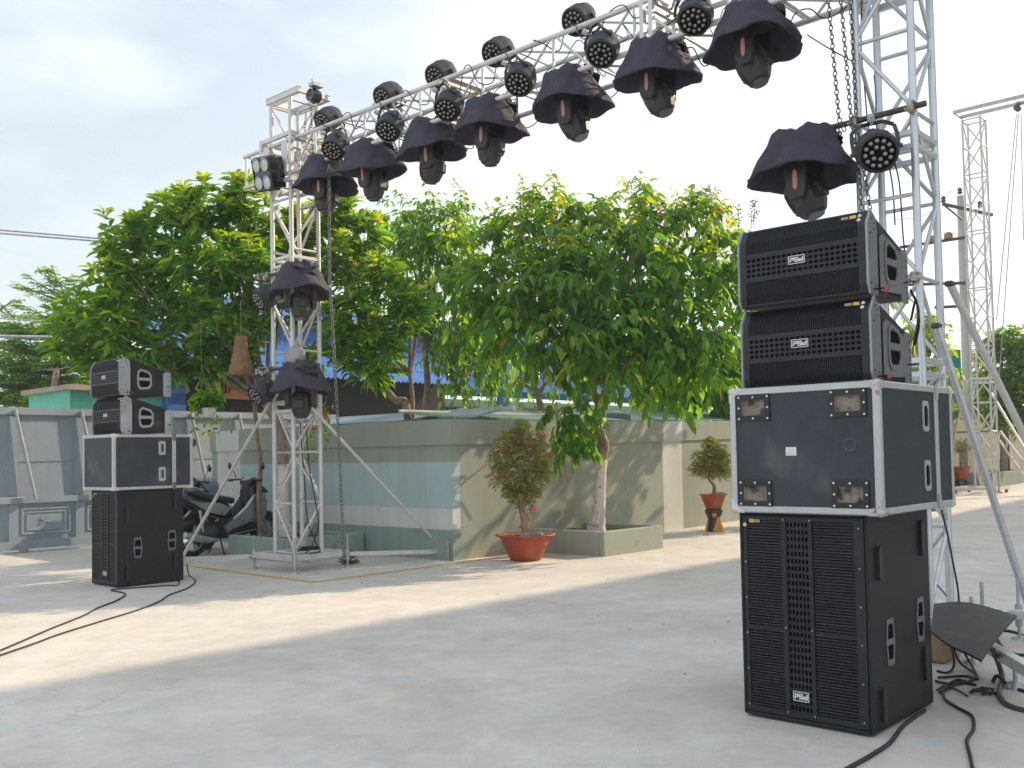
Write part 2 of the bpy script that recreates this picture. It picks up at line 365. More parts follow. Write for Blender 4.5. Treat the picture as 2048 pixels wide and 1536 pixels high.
def boundary_wall():
    t = thing('boundary_wall', 'sage green yard wall with pale blue and white painted bands, bending at a corner', 'wall', (9.86, 10.16, 0))
    T = .16; X = 9.86; Y = 10.16; H = 2.035; Ye = 16.6
    a = MB()   # wing facing the gate, X = const; stripes are stacked courses
    for z0, z1, y0, y1, mi in ((0, .44, Y, Ye, 1), (.44, .74, Y, 15.65, 3), (.74, 1.42, Y, 15.65, 2), (1.42, 1.667, Y, 15.65, 0), (.44, 1.667, 15.65, 16.42, 3), (.44, 1.667, 16.42, Ye, 0)):
        a.box((X+T/2, (y0+y1)/2, (z0+z1)/2), (T, y1-y0, z1-z0), mi)
    a.build('wall_wing', [SAGE, SAGE2, SKYB, PWH], t)
    c = MB(); c.box((X+T/2-.015, (Y-.03+15.65)/2, (1.667+H)/2), (T+.03, 15.65-Y+.03, H-1.667)); c.box((X+T/2-.015, (15.65+16.42)/2, (1.667+H)/2), (T+.03, .77, H-1.667), 1)
    c.box((X+T/2-.015, (16.42+Ye+.03)/2, (1.667+H)/2), (T+.03, Ye+.03-16.42, H-1.667)); c.build('coping_band', [SAGE, PWH], t)
    b = MB(); xs = [X+T, 13, 15.27, 15.92, 20, 25, 30, 36, 44]
    for i in range(len(xs)-1):
        x0, x1 = xs[i], xs[i+1]; za, zb = gz(x0), gz(x1); mi = 1 if i == 2 else 0
        for (u0_, u1_, dy) in ((-.3, 1.667, 0), (1.667, H, .03)):
            vs = [(x, y, z+u) for x, z in ((x0, za), (x1, zb)) for y in (Y-dy, Y+T) for u in (u0_, u1_)]
            b.add(vs, [(0, 1, 3, 2), (4, 6, 7, 5), (0, 4, 5, 1), (2, 3, 7, 6), (0, 2, 6, 4), (1, 5, 7, 3)], mi)
    b.build('wall_wing', [SAGE, PWH], t)
    q = MB(); pts = [V((X+.05, Y+.02+i*.45, H+.012+.012*random.random())) for i in range(15)]; q.tube(pts, .009, 5)
    pts = [V((X+.1+i*.5, Y-.0, H+gz(X+i*.5)+.012+.015*random.random())) for i in range(16)]; q.tube(pts, .009, 5)
    q.build('wire', GSH, t)
boundary_wall()

def planter(name, x0, x1, y0, y1, h, label, top=SAGE2):
    t = thing(name, label, 'planter', (x0, y0, gz(x0))); b = gz(x0)
    m = MB(); w_ = .11
    for c, s in ((((x0+x1)/2, y0+w_/2), (x1-x0, w_)), ((x0+w_/2, (y0+w_+y1)/2), (w_, y1-y0-w_)), ((x1-w_/2, (y0+w_+y1)/2), (w_, y1-y0-w_))):
        m.box((c[0], c[1], b+h/2-.1), (s[0], s[1], h+.2), bev=.015)
    m.build('planter_wall', top, t)
    s = MB(); nx = 10; s.add([(x0+w_+(x1-x0-2*w_)*i/nx, y0+w_+(y1-y0-w_)*j/nx, b+h-.07+random.uniform(-.02, .02)) for i in range(nx+1) for j in range(nx+1)],
        [(i*11+j, (i+1)*11+j, (i+1)*11+j+1, i*11+j+1) for i in range(nx) for j in range(nx)], smooth=True)
    s.build('soil', SOIL, t)
planter('concrete_planter', 11.45, 12.98, 8.66, 10.14, .36, 'low grey green planter holding the whitewashed tree, right of the wall bend', SAGE)
planter('concrete_planter', 8.43, 9.84, 12.12, 13.75, .33, 'low grey green planter against the pale blue band, behind the left truss tower')
planter('concrete_planter', 30.3, 34, 8.9, 10.14, .45, 'far planter box with a red trunk beside the distant truss tower')

def gate():
    t = thing('sliding_gate', 'tall grey blue sheet metal sliding gate on small wheels at the left', 'gate', (7, 17.4, 0)); Y = 17.4
    s = MB(); s.box((8.1, Y+.03, 1.7), (10.6, .02, 1.52)); s.box((8.1, Y+.03, .52), (10.6, .02, .72)); s.build('panel_sheet', GATE, t)
    r_ = MB(); r_.box((8.1, Y-.005, 2.40), (10.6, .07, .12)); r_.build('top_rail', GATE, t)
    r_ = MB(); r_.box((8.1, Y-.01, .885), (10.6, .06, .10)); r_.build('middle_rail', GATE, t)
    r_ = MB(); r_.box((8.1, Y-.01, .13), (10.6, .07, .14)); r_.build('bottom_rail', GATE, t)
    for x in (3.05, 4.15, 5.3, 6.6, 7.72, 8.8, 9.85, 10.9, 12.0):
        p = MB(); p.box((x, Y+.003, 1.64), (.15, .045, 1.36)); p.box((x, Y+.003, .515), (.15, .045, .63)); p.build('post', GATE, t)
        q = MB(); q.box((x+.55, Y+.014, 1.55), (.93, .014, .02)); q.build('seam', GATE, t)
        # ornamental lower panel
        o = MB(); cx = x+.55
        for (dx, dz, sx, sz) in ((0, .21, .80, .03), (0, -.21, .80, .03), (-.4, 0, .03, .42), (.4, 0, .03, .42)): o.box((cx+dx, Y+.013, .52+dz), (sx, .020, sz), bev=.006)
        for (dx, dz, sx, sz) in ((0, .15, .64, .02), (0, -.15, .64, .02), (-.32, 0, .02, .30), (.32, 0, .02, .30)): o.box((cx+dx, Y+.014, .52+dz), (sx, .018, sz), bev=.005)
        o.box((cx, Y+.008, .52), (.22, .012, .03), rot=Matrix.Rotation(R(25), 3, 'Y')); o.box((cx, Y+.008, .52), (.22, .014, .03), rot=Matrix.Rotation(R(-25), 3, 'Y'))
        o.build('ornament_panel', GATE, t)
    for x in (4.15, 5.3, 6.6, 7.72, 9.85, 10.9):
        b = MB(); b.tube([(x, Y-.07, 2.42), (x+.32, Y-.12, .90)], .028, 8); b.build('brace', LPL, t)
    for x in (4.2, 6.75, 10.9):
        wd = MB(); wd.tube([(x, Y-.09, .085), (x, Y-.02, .085)], .085, 18); wd.tube([(x, Y-.10, .085), (x, Y-.09, .085)], .03, 10); wd.build('wheel', LPL, t)
    k = MB(); k.box((7.4, Y-.05, .012), (9.6, .05, .024)); tag(k.build('gate_track', GALV), 'steel gate rail set on the ground under the sliding gate', 'rail')
    c = MB(); c.add([(3, Y+.12, 0), (12.2, Y+.12, 0), (12.2, Y+.14, 2.2), (3, Y+.14, 2.2)], [(0, 1, 2, 3)])
gate()

# background buildings ------------------------------------------------
def corr(mb, p0, u, v, n, amp, mi=0, up=None):
    """corrugated sheet: p0 corner, u across the waves, v along them"""
    p0, u, v = V(p0), V(u), V(v); nn = u.cross(v).normalized(); vs = []
    for i in range(n*2+1):
        o = nn*(amp if i % 2 else -amp); q = p0+u*(i/(n*2))
        vs += [q+o, q+v+o]
    mb.add(vs, [(2*i, 2*i+2, 2*i+3, 2*i+1) for i in range(n*2)], mi, True)
def buildings():
    # blue warehouse behind the wall
    t = thing('blue_warehouse', 'blue corrugated warehouse with pale green lower wall behind the middle trees', 'building', (14, 21, 0))
    a = MB(); a.box((24.5, 23.5, 1.6), (21, 5, 3.2)); a.build('wall', LGRN, t)
    c = MB(); corr(c, (13.5, 20.9, 3.3), (22, 0, 0), (0, 0, 1.75), 130, .03); c.build('wall_cladding', BLUE, t)
    c = MB(); corr(c, (13.2, 20.2, 3.45), (22.4, 0, 0), (0, .75, .28), 130, .03); c.build('awning', BLUE, t)
    c = MB(); corr(c, (13.5, 20.6, 5.0), (22, 0, 0), (0, 3, .9), 130, .04); corr(c, (13.5, 26.4, 5.0), (22, 0, 0), (0, -3, .9), 130, .04); c.build('roof', BLUE, t)
    for x in (14.6, 18.6, 22.6, 26.6, 30.6): c = MB(); c.box((x, 20.93, 1.7), (.5, .08, 3.4)); c.build('column', BLUE, t)
    for x in (20.6, 24.6): c = MB(); c.box((x, 20.96, 2.2), (2.1, .06, 1.5)); c.build('window', DARK, t)
    for x in (19.5, 23.5): c = MB(); c.tube([(x, 20.3, 3.5), (x+.9, 20.9, 4.6)], .035, 6); c.build('strut', ALUW, t)
    # shed with brown fascia and number 107
    t = thing('dark_shed', 'dark open shed with a brown fascia numbered 107 and blue sheet roof beyond the gate', 'shed', (12, 19.4, 0))
    x0 = atY(385, 800, 19.4).x; x1 = atY(735, 800, 19.4).x
    a = MB(); a.box(((x0+x1+3)/2, 20.6, 1.9), (x1+3-x0, 1.8, 3.8)); a.build('wall', DARK, t)
    p = atY(425, 795, 19.3); q = atY(560, 752, 19.3)
    f = MB(); f.box(((p.x+q.x)/2, 19.55, (p.z+q.z)/2), (q.x-p.x, .08, q.z-p.z)); fa = f.build('fascia', BROWNP, t)
    n0 = atY(441, 785, 19.3); n1 = atY(474, 766, 19.3); h = n1.z-n0.z; wd = (n1.x-n0.x)/3
    s = MB(); y = 19.5
    def st(cx, cz, sx, sz): s.box((cx, y, cz), (sx, .012, sz))
    st(n0.x+wd*.5, n0.z+h/2, .05, h); st(n0.x+wd*.5, n0.z+.02, .16, .04); st(n0.x+wd*.36, n0.z+h*.86, .1, .04)
    for dx in (-.32, .32): st(n0.x+wd*(1.5+dx), n0.z+h/2, .045, h)
    for dz in (.02, h-.02): st(n0.x+wd*1.5, n0.z+dz, wd*.64, .04)
    st(n0.x+wd*2.5, n0.z+h-.02, wd*.75, .04); s.lbox((n0.x+wd*2.8, y, n0.z+h-.02), (n0.x+wd*2.35, y, n0.z), .012, .05, up=(0, 1, 0))
    s.build('number', DARK, fa)
    c = MB(); z = atY(470, 745, 19.0).z; corr(c, (x0-.3, 19.0, z), (x1+3.3-x0, 0, 0), (0, 3, 1.5), 55, .03); c.build('roof', BLUE, t)
    # container-like blue box
    p = atY(352, 800, 19.0).x; q = atY(392, 800, 19.0).x
    t = thing('blue_container', 'dark blue corrugated container standing left of the dark shed', 'container', (p, 19.4, 0))
    c = MB(); corr(c, (p, 19.4, 0), (q-p, 0, 0), (0, 0, 3.9), 9, .03); c.build('wall', BLUE, t); c = MB(); c.box(((p+q)/2, 20.5, 1.95), (q-p-.02, 2.0, 3.9)); c.build('body', BLUE, t)
    # low mint building
    p = atY(140, 790, 19.6).x; q = atY(356, 790, 19.6).x; z0 = atY(250, 784, 19.6).z
    t = thing('mint_outbuilding', 'low mint green outbuilding with a tan flat roof edge just above the gate', 'building', (p, 19.6, 0))
    c = MB(); c.box(((p+q)/2, 20.6, z0/2), (q-p, 2, z0)); c.build('wall', MINT, t)
    c = MB(); c.box(((p+q)/2, 20.55, z0+.05), (q-p+.25, 2.3, .10)); c.build('roof', TAN, t)
    # lean-to roofs just behind the wall
    t = thing('lean_to_roof', 'grey blue corrugated lean-to roof behind the wall left of its bend', 'roof', (10.2, 12, 2))
    c = MB(); p = atX(640, 838, 11.0); corr(c, (10.1, 15.2, 2.02), (0, -4.9, 0), (1.3, 0, .22), 40, .012); c.build('roof_sheet', GREYS, t)
    c = MB(); c.box((11.42, 12.8, 2.24), (.04, 4.9, .06)); c.build('ridge_trim', ALUW, t)
    t = thing('lean_to_roof', 'green corrugated lean-to roof behind the wall above the flowering shrub', 'roof', (10.5, 10.4, 2))
    c = MB(); corr(c, (10.2, 10.38, 2.05), (5.0, 0, 0), (0, 1.3, .16), 45, .012); c.build('roof_sheet', GSH, t)
    c = MB(); c.box((12.8, 11.72, 2.225), (5.1, .05, .05)); c.build('ridge_trim', ALUW, t)
    t = thing('lean_to_roof', 'long green corrugated lean-to roof behind the wall right of the tree trunk', 'roof', (15.5, 10.4, 2))
    c = MB(); corr(c, (15.6, 10.38, 2.12), (7.0, 0, .05), (0, 1.2, .22), 60, .012); c.build('roof_sheet', GSH, t)
    c = MB(); c.box((14.2, 11.9, 2.16), (5.0, .05, .30)); c.build('fascia', GREYS, t)
    # tiled house on the right
    t = thing('tiled_house', 'house with a dark tiled roof behind the right truss tower', 'house', (40, 15, 0))
    c = MB(); q0 = atD(1845, 764, 38); c.box((q0.x+4.5, q0.y+4.9, 2.0), (8, 8, 4.0)); c.build('wall', CREAM, t)
    r_ = MB(); P0 = atD(1845, 764, 38); U = V((9, 0, 0)); Vv = V((0, 4.6, 2.7)); nr = 14; nc = 60
    for j in range(nr):
        a = P0+Vv*(j/nr); vs = []
        for i in range(nc+1):
            o = .05*abs(sin(i*pi/2))+.0
            for k_, dz in ((0, .05), (1.08/nr, 0)): vs.append(a+U*(i/nc)+Vv*k_+V((0, -.3, .5)).normalized()*(o+dz))
        r_.add(vs, [(2*i, 2*i+2, 2*i+3, 2*i+1) for i in range(nc)], 0, True)
    r_.add([P0+U, P0+U+Vv, P0+Vv*2-V((0, 0, 5.4))+U], [(0, 1, 2)]); r_.add([P0, P0+Vv, P0+Vv*2-V((0, 0, 5.4))], [(0, 1, 2)])
    r_.add([P0+Vv, P0+U+Vv, P0+U+V((0, 9.2, 0)), P0+V((0, 9.2, 0))], [(0, 1, 2, 3)])
    r_.build('roof', TILE, t); g_ = MB(); g_.box((P0.x+4.5, P0.y-.05, P0.z-.04), (9.1, .12, .2)); g_.build('gutter', WHT, t)
    # the tall school block beside the camera that shades the near half of the yard
    t = thing('school_block', 'tall cream building outside the frame whose shade covers the near yard', 'building', (20, -2, 0))
    c = MB(); c.box((53, -8.0, 8.7), (76, 12, 17.4)); c.build('wall', CREAM, t)
    wi = MB()
    for fl in range(5):
        for i in range(25): wi.box((17+i*3, -1.97, 1.9+fl*3.4), (1.6, .05, 1.5))
    tag(wi.build('window', GLASS, t), kind='stuff')
buildings()
#@@PART2

# ------------------------------------------------------------------ sound gear (front faces -X, side faces -Y)
def slot_plate(mb, fr, u0_, u1_, v0, v1, nu, nv, hu, hv, h=0., mi=0):
    """flat plate with rounded slots; fr(u, v, h) -> point; hu, hv = hole share of a cell"""
    du = (u1_-u0_)/nu; dv = (v1-v0)/nv
    for i in range(nu):
        for j in range(nv):
            a, b = u0_+i*du, v0+j*dv; cu, cv = a+du/2, b+dv/2; x, y = du/2, dv/2
            hx, hy = x*hu, y*hv; k = min(hx, hy)*.62
            outer = [(x, y*.4), (x*.4, y), (-x*.4, y), (-x, y*.4), (-x, -y*.4), (-x*.4, -y), (x*.4, -y), (x, -y*.4)]
            corner = {0: (x, y), 2: (-x, y), 4: (-x, -y), 6: (x, -y)}
            inner = [(hx, hy-k), (hx-k, hy), (-hx+k, hy), (-hx, hy-k), (-hx, -hy+k), (-hx+k, -hy), (hx-k, -hy), (hx, -hy+k)]
            vs = [fr(cu+p, cv+q, h) for p, q in outer]+[fr(cu+p, cv+q, h) for p, q in inner]+[fr(cu+corner[c_][0], cv+corner[c_][1], h) for c_ in (0, 2, 4, 6)]
            fs = []
            for q in range(8):
                n_ = (q+1) % 8
                if q in (0, 2, 4, 6): fs.append((q, 16+q//2, n_, 8+n_, 8+q))
                else: fs.append((q, n_, 8+n_, 8+q))
            mb.add(vs, fs, mi)
def logo(parent, fr, cu, cv, wd, h):
    """the badge: PSd in squared letters inside a thin frame"""
    m = MB(); t = h*.07
    def bar(u0_, v0, u1_, v1, hh=.0035): m.prism([(u0_, v0), (u1_, v0), (u1_, v1), (u0_, v1)], 0.0006, hh, lambda a, b, c_: fr(a, b, c_))
    L_, R_, B_, T_ = cu-wd/2, cu+wd/2, cv-h/2, cv+h/2
    bar(L_, B_, R_, B_+t); bar(L_, T_-t, R_, T_); bar(L_, B_+t, L_+t, T_-t); bar(R_-t, B_+t, R_, T_-t)
    lw = wd*.255; lh = h*.56; s_ = h*.13; y0 = cv-lh/2; y1 = cv+lh/2; ym = cv-s_/2
    x = cu-wd*.41     # P
    bar(x, y0, x+s_, ym+s_); bar(x, y1-s_, x+lw-s_, y1); bar(x+lw-s_, ym, x+lw, y1); bar(x+s_, ym, x+lw-s_, ym+s_)
    x = cu-lw/2       # S
    bar(x, y1-s_, x+lw, y1); bar(x, ym, x+s_, y1-s_); bar(x+s_, ym, x+lw, ym+s_); bar(x+lw-s_, y0, x+lw, ym); bar(x, y0, x+lw-s_, y0+s_)
    x = cu+wd*.41-lw  # d
    bar(x+lw-s_, y0, x+lw, y1+h*.02); bar(x, y0, x+lw-s_, y0+s_); bar(x, y0+s_, x+s_, ym+s_); bar(x+s_, ym, x+lw-s_, ym+s_)
    b = MB(); b.prism([(L_, B_), (R_, B_), (R_, T_), (L_, T_)], 0, .0006, fr); bo = b.build('badge', BLK, parent)
    m.build('lettering', WHT, bo)
def ring_poly(mb, fr, outer, holes, h0, h1, mi=0):
    """plate with outline outer (n pts) and two stacked 4/6-point holes drawn as raised frame bars"""
    n = len(outer)
    for i in range(n): pass

def sub(label, X, Y, W=.75, D=.86, H=1.155, rot=0.):
    """X,Y = near front corner; front spans Y..Y+W"""
    t = thing('subwoofer', label, 'speaker', (X, Y, 0), 'subwoofers at the bottom of the stacks')
    z0 = .012
    b = MB(); b.box((X+D/2+.012, Y+W/2, z0+(H-z0)/2), (D-.024, W-.03, H-z0-.03)); 
    for c, s in (((D/2, .009), (D, .018)), ((D/2, W-.009), (D, .018))): b.box((X+c[0], Y+c[1], z0+(H-z0)/2), (s[0], s[1], H-z0), bev=.007)
    b.box((X+D/2, Y+W/2, H-.009), (D, W-.037, .018), bev=.004); b.box((X+D/2, Y+W/2, z0+.009), (D, W-.037, .018), bev=.004)
    b.build('cabinet', CAB, t)
    fr = lambda u, v, h: V((X+.010-h, Y+W-u, v))      # u from the far (left) edge, v = height
    bz0, bz1 = .055, H-.035
    g = MB(); g.box((X+.024, Y+W/2, (bz0+bz1)/2), (.006, W-.05, bz1-bz0)); g.build('foam', FOAM, t)
    f = MB()
    cu = .36*W; cw = .062    # centre column
    def bar(u0_, u1_, v0, v1, h=.004, d=.012): f.prism([(u0_, v0), (u1_, v0), (u1_, v1), (u0_, v1)], h-d, h, fr)
    bar(.022, .045, bz0-.02, bz1+.01); bar(W-.075, W-.022, bz0-.02, bz1+.01)
    bar(.045, W-.075, bz1-.012, bz1+.01); bar(.045, W-.075, bz0-.02, bz0+.012)
    c0, c1 = .285, .415
    bar(c0-.028, c0-.001, bz0+.012, bz1-.012, .008); bar(c1+.001, c1+.022, bz0+.012, bz1-.012, .008)
    zm = .50
    for a_, b_ in ((.045, c0-.028), (c1+.022, W-.075)): bar(a_, b_, zm-.006, zm+.006, .002)
    f.build('grille_frame', GRL, t)
    l_ = MB(); n_ = 62
    for a_, b_ in ((.045, c0-.028), (c1+.022, W-.075)):
        for i in range(n_):
            z = bz0+.014+(bz1-bz0-.028)*(i+.5)/n_; l_.prism([(a_, z-.0042), (b_, z-.0042), (b_, z+.0042), (a_, z+.0042)], -.008, .001, fr)
        nn = int((b_-a_)/.0085)
        for i in range(1, nn):
            u = a_+(b_-a_)*i/nn; l_.prism([(u-.0013, bz0+.012), (u+.0013, bz0+.012), (u+.0013, bz1-.012), (u-.0013, bz1-.012)], -.010, -.003, fr)
    l_.build('louvre_grille', GRL, t)
    c = MB(); slot_plate(c, fr, c0, c1, bz0+.012, bz1-.012, 6, 26, .62, .66, .003); c.build('slot_grille', GRL, t)
    logo(t, lambda a, b, h: fr(a, b, h+.008), (c0+c1)/2, .155, .092, .052)
    s_ = MB()
    for u in (.033, W-.048):
        for v in (.07, .27, .47, .67, .87, 1.08): s_.box(fr(u, v, .005), (.003, .008, .008))
    for u, v in ((c0-.014, bz1-.006), (c1+.011, bz1-.006), (c0-.014, .06), (c1+.011, .06), (c0-.014, .52), (c1+.011, .52)): s_.box(fr(u, v, .009), (.003, .008, .008))
    s_.build('screws', GALV, t)
    st = MB(); st.box(fr(.075, H-.052, .005), (.001, .028, .02)); st.build('sticker', YEL, t)
    st = MB(); st.box(fr(.108, H-.052, .005), (.001, .04, .018)); st.build('sticker', PNK, t)
    st = MB(); st.tube([fr(.034, H-.075, .004), fr(.034, H-.075, .006)], .011, 12); st.build('sticker', WHT, t)
    sd_ = lambda u, v, h: V((X+u, Y-h, v))            # side face
    for u, v0, v1 in ((.12, .80, .98), (.74, .88, 1.08), (.12, .06, .24), (.74, .17, .36)):
        k = MB(); k.prism([(u-.022, v0+.015), (u-.01, v0), (u+.01, v0), (u+.022, v0+.015), (u+.022, v1-.015), (u+.01, v1), (u-.01, v1), (u-.022, v1-.015)], 0, .022, sd_); k.build('skid_bar', BLK, t)
    for u, v in ((.255, .46), (.70, .52)):
        k = MB(); w_, h_ = .058, .125
        out = [(u-w_, v+.0), (u-w_*.72, v+h_), (u+w_*.72, v+h_), (u+w_, v), (u+w_*.72, v-h_), (u-w_*.72, v-h_)]
        for a_, b_ in ((0, 1), (1, 2), (2, 3), (3, 4), (4, 5), (5, 0)):
            pa, pb = V((*out[a_], 0)), V((*out[b_], 0)); ce = V((u, v, 0)); ia = ce+(pa-ce)*.76; ib = ce+(pb-ce)*.76
            k.prism([(pa.x, pa.y), (pb.x, pb.y), (ib.x, ib.y), (ia.x, ia.y)], 0, .007, sd_)
        k.prism([(u-w_*.82, v-.016), (u+w_*.82, v-.016), (u+w_*.82, v+.016), (u-w_*.82, v+.016)], 0, .0065, sd_)
        hd = k.build('handle', GREYP, t)
        q = MB(); q.prism(out, 0, .002, sd_); q.build('recess', FOAM, hd)
    ft = MB()
    for u, v in ((.03, .03), (D-.06, .03), (.03, W-.06), (D-.06, W-.06)): ft.tube([(X+u+.02, Y+v+.02, 0), (X+u+.02, Y+v+.02, .02)], .02, 10)
    ft.build('feet', GREYP, t)
    if rot: t.rotation_euler.z = rot
    return t

def line_array(label, X, Y, Z, W=.75, H=.455, D=.52, plates=GREYP, sidem=GREYP, trim=LPL, tilt=0.):
    t = thing('line_array_speaker', label, 'speaker', (X, Y, Z), 'line array speakers on the flight cases')
    # side profile (u = depth from front, v = height)
    prof = [(.012, 0), (D, .015), (D, H*.64), (.055, H-.006), (0, H-.075), (0, .05)]
    zb = Z
    sd_ = lambda u, v, h: V((X+u, Y-h, zb+v))
    b = MB(); b.prism([(u+.012, v) for u, v in prof], -W+.014, -.014, sd_); b.build('cabinet', CAB, t)
    for h0, h1 in ((-.012, .0), (-W, -W+.012)):
        p = MB(); p.prism([(.03, 0), (.115, 0), (.125, .06), (.125, H-.13), (.115, H-.04), (.05, H), (-.008, H-.085), (-.008, .05)], h0, h1, sd_); p.build('rigging_plate', plates, t)
        p = MB(); p.prism([(D-.07, -.0), (D+.03, .0), (D+.03, H*.62), (D-.03, H*.66), (D-.07, H*.60)], h0, h1, sd_); p.build('rigging_plate', plates, t)
    # white front trims on both side plates
    for hh in (.0, -W):
        tr = MB()
        pts = [(.008, .002), (-.012, .05), (-.012, H-.085), (.045, H)]
        for a_, b_ in zip(pts[:-1], pts[1:]): tr.lbox(sd_(a_[0], a_[1], hh), sd_(b_[0], b_[1], hh), .009, .010, up=(0, 1, 0))
        tr.build('edge_trim', trim, t)
    # front grille: follows the bent profile
    path = [(.010, .006), (.0, .05), (-.002, .15), (-.002, H-.165), (.0, H-.09), (.050, H-.008)]
    def pt(v):
        v = max(path[0][1], min(path[-1][1], v))
        for (a, b_), (c, d) in zip(path[:-1], path[1:]):
            if b_ <= v <= d: return a+(c-a)*(v-b_)/(d-b_)
        return path[-1][0]
    fr = lambda u, v, h: V((X+pt(v)-h, Y+W-u, zb+v))
    u0_, u1_ = .045, W-.05
    fo = MB()
    vs = [v for _, v in path]
    for a_, b_ in zip(vs[:-1], vs[1:]): fo.add([fr(.012, a_, .0015), fr(W-.012, a_, .0015), fr(W-.012, b_, .0015), fr(.012, b_, .0015)], [(0, 1, 2, 3)])
    fo.build('foam', FOAM, t)
    m0, m1 = .165, H-.175
    fra = MB()
    def band(ua, ub, va, vb, h=.010):
        cuts = [va]+[v for v in vs if va < v < vb]+[vb]
        for a_, b_ in zip(cuts[:-1], cuts[1:]):
            P = [fr(ua, a_, h), fr(ub, a_, h), fr(ub, b_, h), fr(ua, b_, h)]; Q = [fr(ua, a_, h-.008), fr(ub, a_, h-.008), fr(ub, b_, h-.008), fr(ua, b_, h-.008)]
            fra.add(P+Q, [(0, 1, 2, 3), (0, 4, 5, 1), (1, 5, 6, 2), (2, 6, 7, 3), (3, 7, 4, 0)])
    band(.012, u0_, vs[0], vs[-1]); band(u1_, W-.012, vs[0], vs[-1]); band(u0_, u1_, vs[0], vs[0]+.012); band(u0_, u1_, vs[-1]-.01, vs[-1])
    band(u0_, u1_, m0-.022, m0, .013); band(u0_, u1_, m1, m1+.022, .013)
    fra.build('grille_frame', GRL, t)
    gr = MB()
    for va, vb in ((vs[0]+.012, m0-.022), (m1+.022, vs[-1]-.01)):
        nv = int((vb-va)/.0092); nu = int((u1_-u0_)/.0112)
        for i in range(1, nv):
            v = va+(vb-va)*i/nv; gr.add([fr(u0_, v-.0014, .0062), fr(u1_, v-.0014, .0062), fr(u1_, v+.0014, .0062), fr(u0_, v+.0014, .0062)], [(0, 1, 2, 3)])
        cuts = [va]+[v for v in vs if va < v < vb]+[vb]
        for i in range(1, nu):
            u = u0_+(u1_-u0_)*i/nu
            for a_, b_ in zip(cuts[:-1], cuts[1:]):
                gr.add([fr(u-.0016, a_, .0085), fr(u+.0016, a_, .0085), fr(u+.0016, b_, .0085), fr(u-.0016, b_, .0085),
                        fr(u-.0016, a_, .003), fr(u+.0016, a_, .003), fr(u+.0016, b_, .003), fr(u-.0016, b_, .003)], [(0, 1, 2, 3), (0, 3, 7, 4), (1, 5, 6, 2)])
    gr.build('wire_grille', GRL, t)
    c = MB(); slot_plate(c, fr, u0_, u1_, m0, m1, 21, 4, .74, .60, .009); c.build('slot_grille', GRL, t)
    logo(t, lambda a, b, h: fr(a, b, h+.011), .355, (m0+m1)/2+.012, .098, .046)
    st = MB(); st.box(fr(W-.085, H-.035, .013), (.001, .036, .016)); st.build('sticker', YEL, t)
    st = MB(); st.box(fr(W-.13, H-.035, .013), (.001, .04, .014)); st.build('sticker', PNK, t)
    st = MB()
    for v in (H-.035, H-.06): st.tube([fr(W-.048, v, .010), fr(W-.048, v, .013)], .010, 12)
    st.build('sticker', WHT, t)
    # side plate with two handle openings
    sp = MB(); c_u, c_v = .30, H*.44; sp.prism([(.15, .03), (.44, .04), (.47, .08), (.47, H*.52), (.43, H*.60), (.20, H-.11), (.15, H-.14)], -.002, .002, sd_); sp.build('side_plate', sidem, t)
    hx = [(c_u-.095, c_v), (c_u-.085, c_v+.095), (c_u-.05, c_v+.125), (c_u+.06, c_v+.095), (c_u+.095, c_v+.05), (c_u+.095, c_v-.075), (c_u+.06, c_v-.12), (c_u-.05, c_v-.13), (c_u-.085, c_v-.10)]
    ce = (c_u, c_v); k = MB(); nh = len(hx)
    for i in range(nh):
        a_, b_ = hx[i], hx[(i+1) % nh]; ia = (ce[0]+(a_[0]-ce[0])*.78, ce[1]+(a_[1]-ce[1])*.78); ib = (ce[0]+(b_[0]-ce[0])*.78, ce[1]+(b_[1]-ce[1])*.78)
        k.prism([a_, b_, ib, ia], .002, .009, sd_)
    k.prism([(c_u-.078, c_v-.018), (c_u+.078, c_v-.018), (c_u+.078, c_v+.018), (c_u-.078, c_v+.018)], .002, .0085, sd_)
    hd = k.build('handle', trim if plates is LPL else GREYP, t)
    q = MB(); q.prism([(c_u-.065, c_v+.022), (c_u-.06, c_v+.095), (c_u+.04, c_v+.075), (c_u+.065, c_v+.045), (c_u+.065, c_v+.022)], .0022, .0042, sd_)
    q.prism([(c_u-.065, c_v-.022), (c_u+.065, c_v-.022), (c_u+.065, c_v-.06), (c_u+.045, c_v-.095), (c_u-.055, c_v-.10)], .0022, .0042, sd_); q.build('recess', FOAM, hd)
    hl = MB()
    for u, v in ((.035, .06), (.09, .05), (.035, H-.13), (.09, H-.10), (.09, H-.07), (.06, H-.05)): hl.tube([sd_(u, v, -.0005), sd_(u, v, .0012)], .006, 8)
    for v in (.03, .06, .09, .12, .15, .2, .24): hl.tube([sd_(D+.005, v, -.0005), sd_(D+.005, v, .0012)], .0055, 8)
    hl.build('pin_holes', FOAM, t)
    pn = MB(); pn.tube([sd_(.075, .03, 0), sd_(.075, .03, .05)], .006, 6); pn.build('lock_pin', BLK, t); pn = MB(); pn.tube([sd_(D-.02, H*.25, 0), sd_(D-.02, H*.25, .06)], .005, 6); pn.build('lock_pin', BLK, t)
    lan = MB(); lan.tube([sd_(.075, .03, .05), sd_(.10, .05, .06), sd_(.13, .03, .05), sd_(.12, -.01, .03)], .0022, 5); lan.box(sd_(.09, .018, .045), (.008, .008, .016)); lan.build('pin_lanyard', RED, t)
    return t

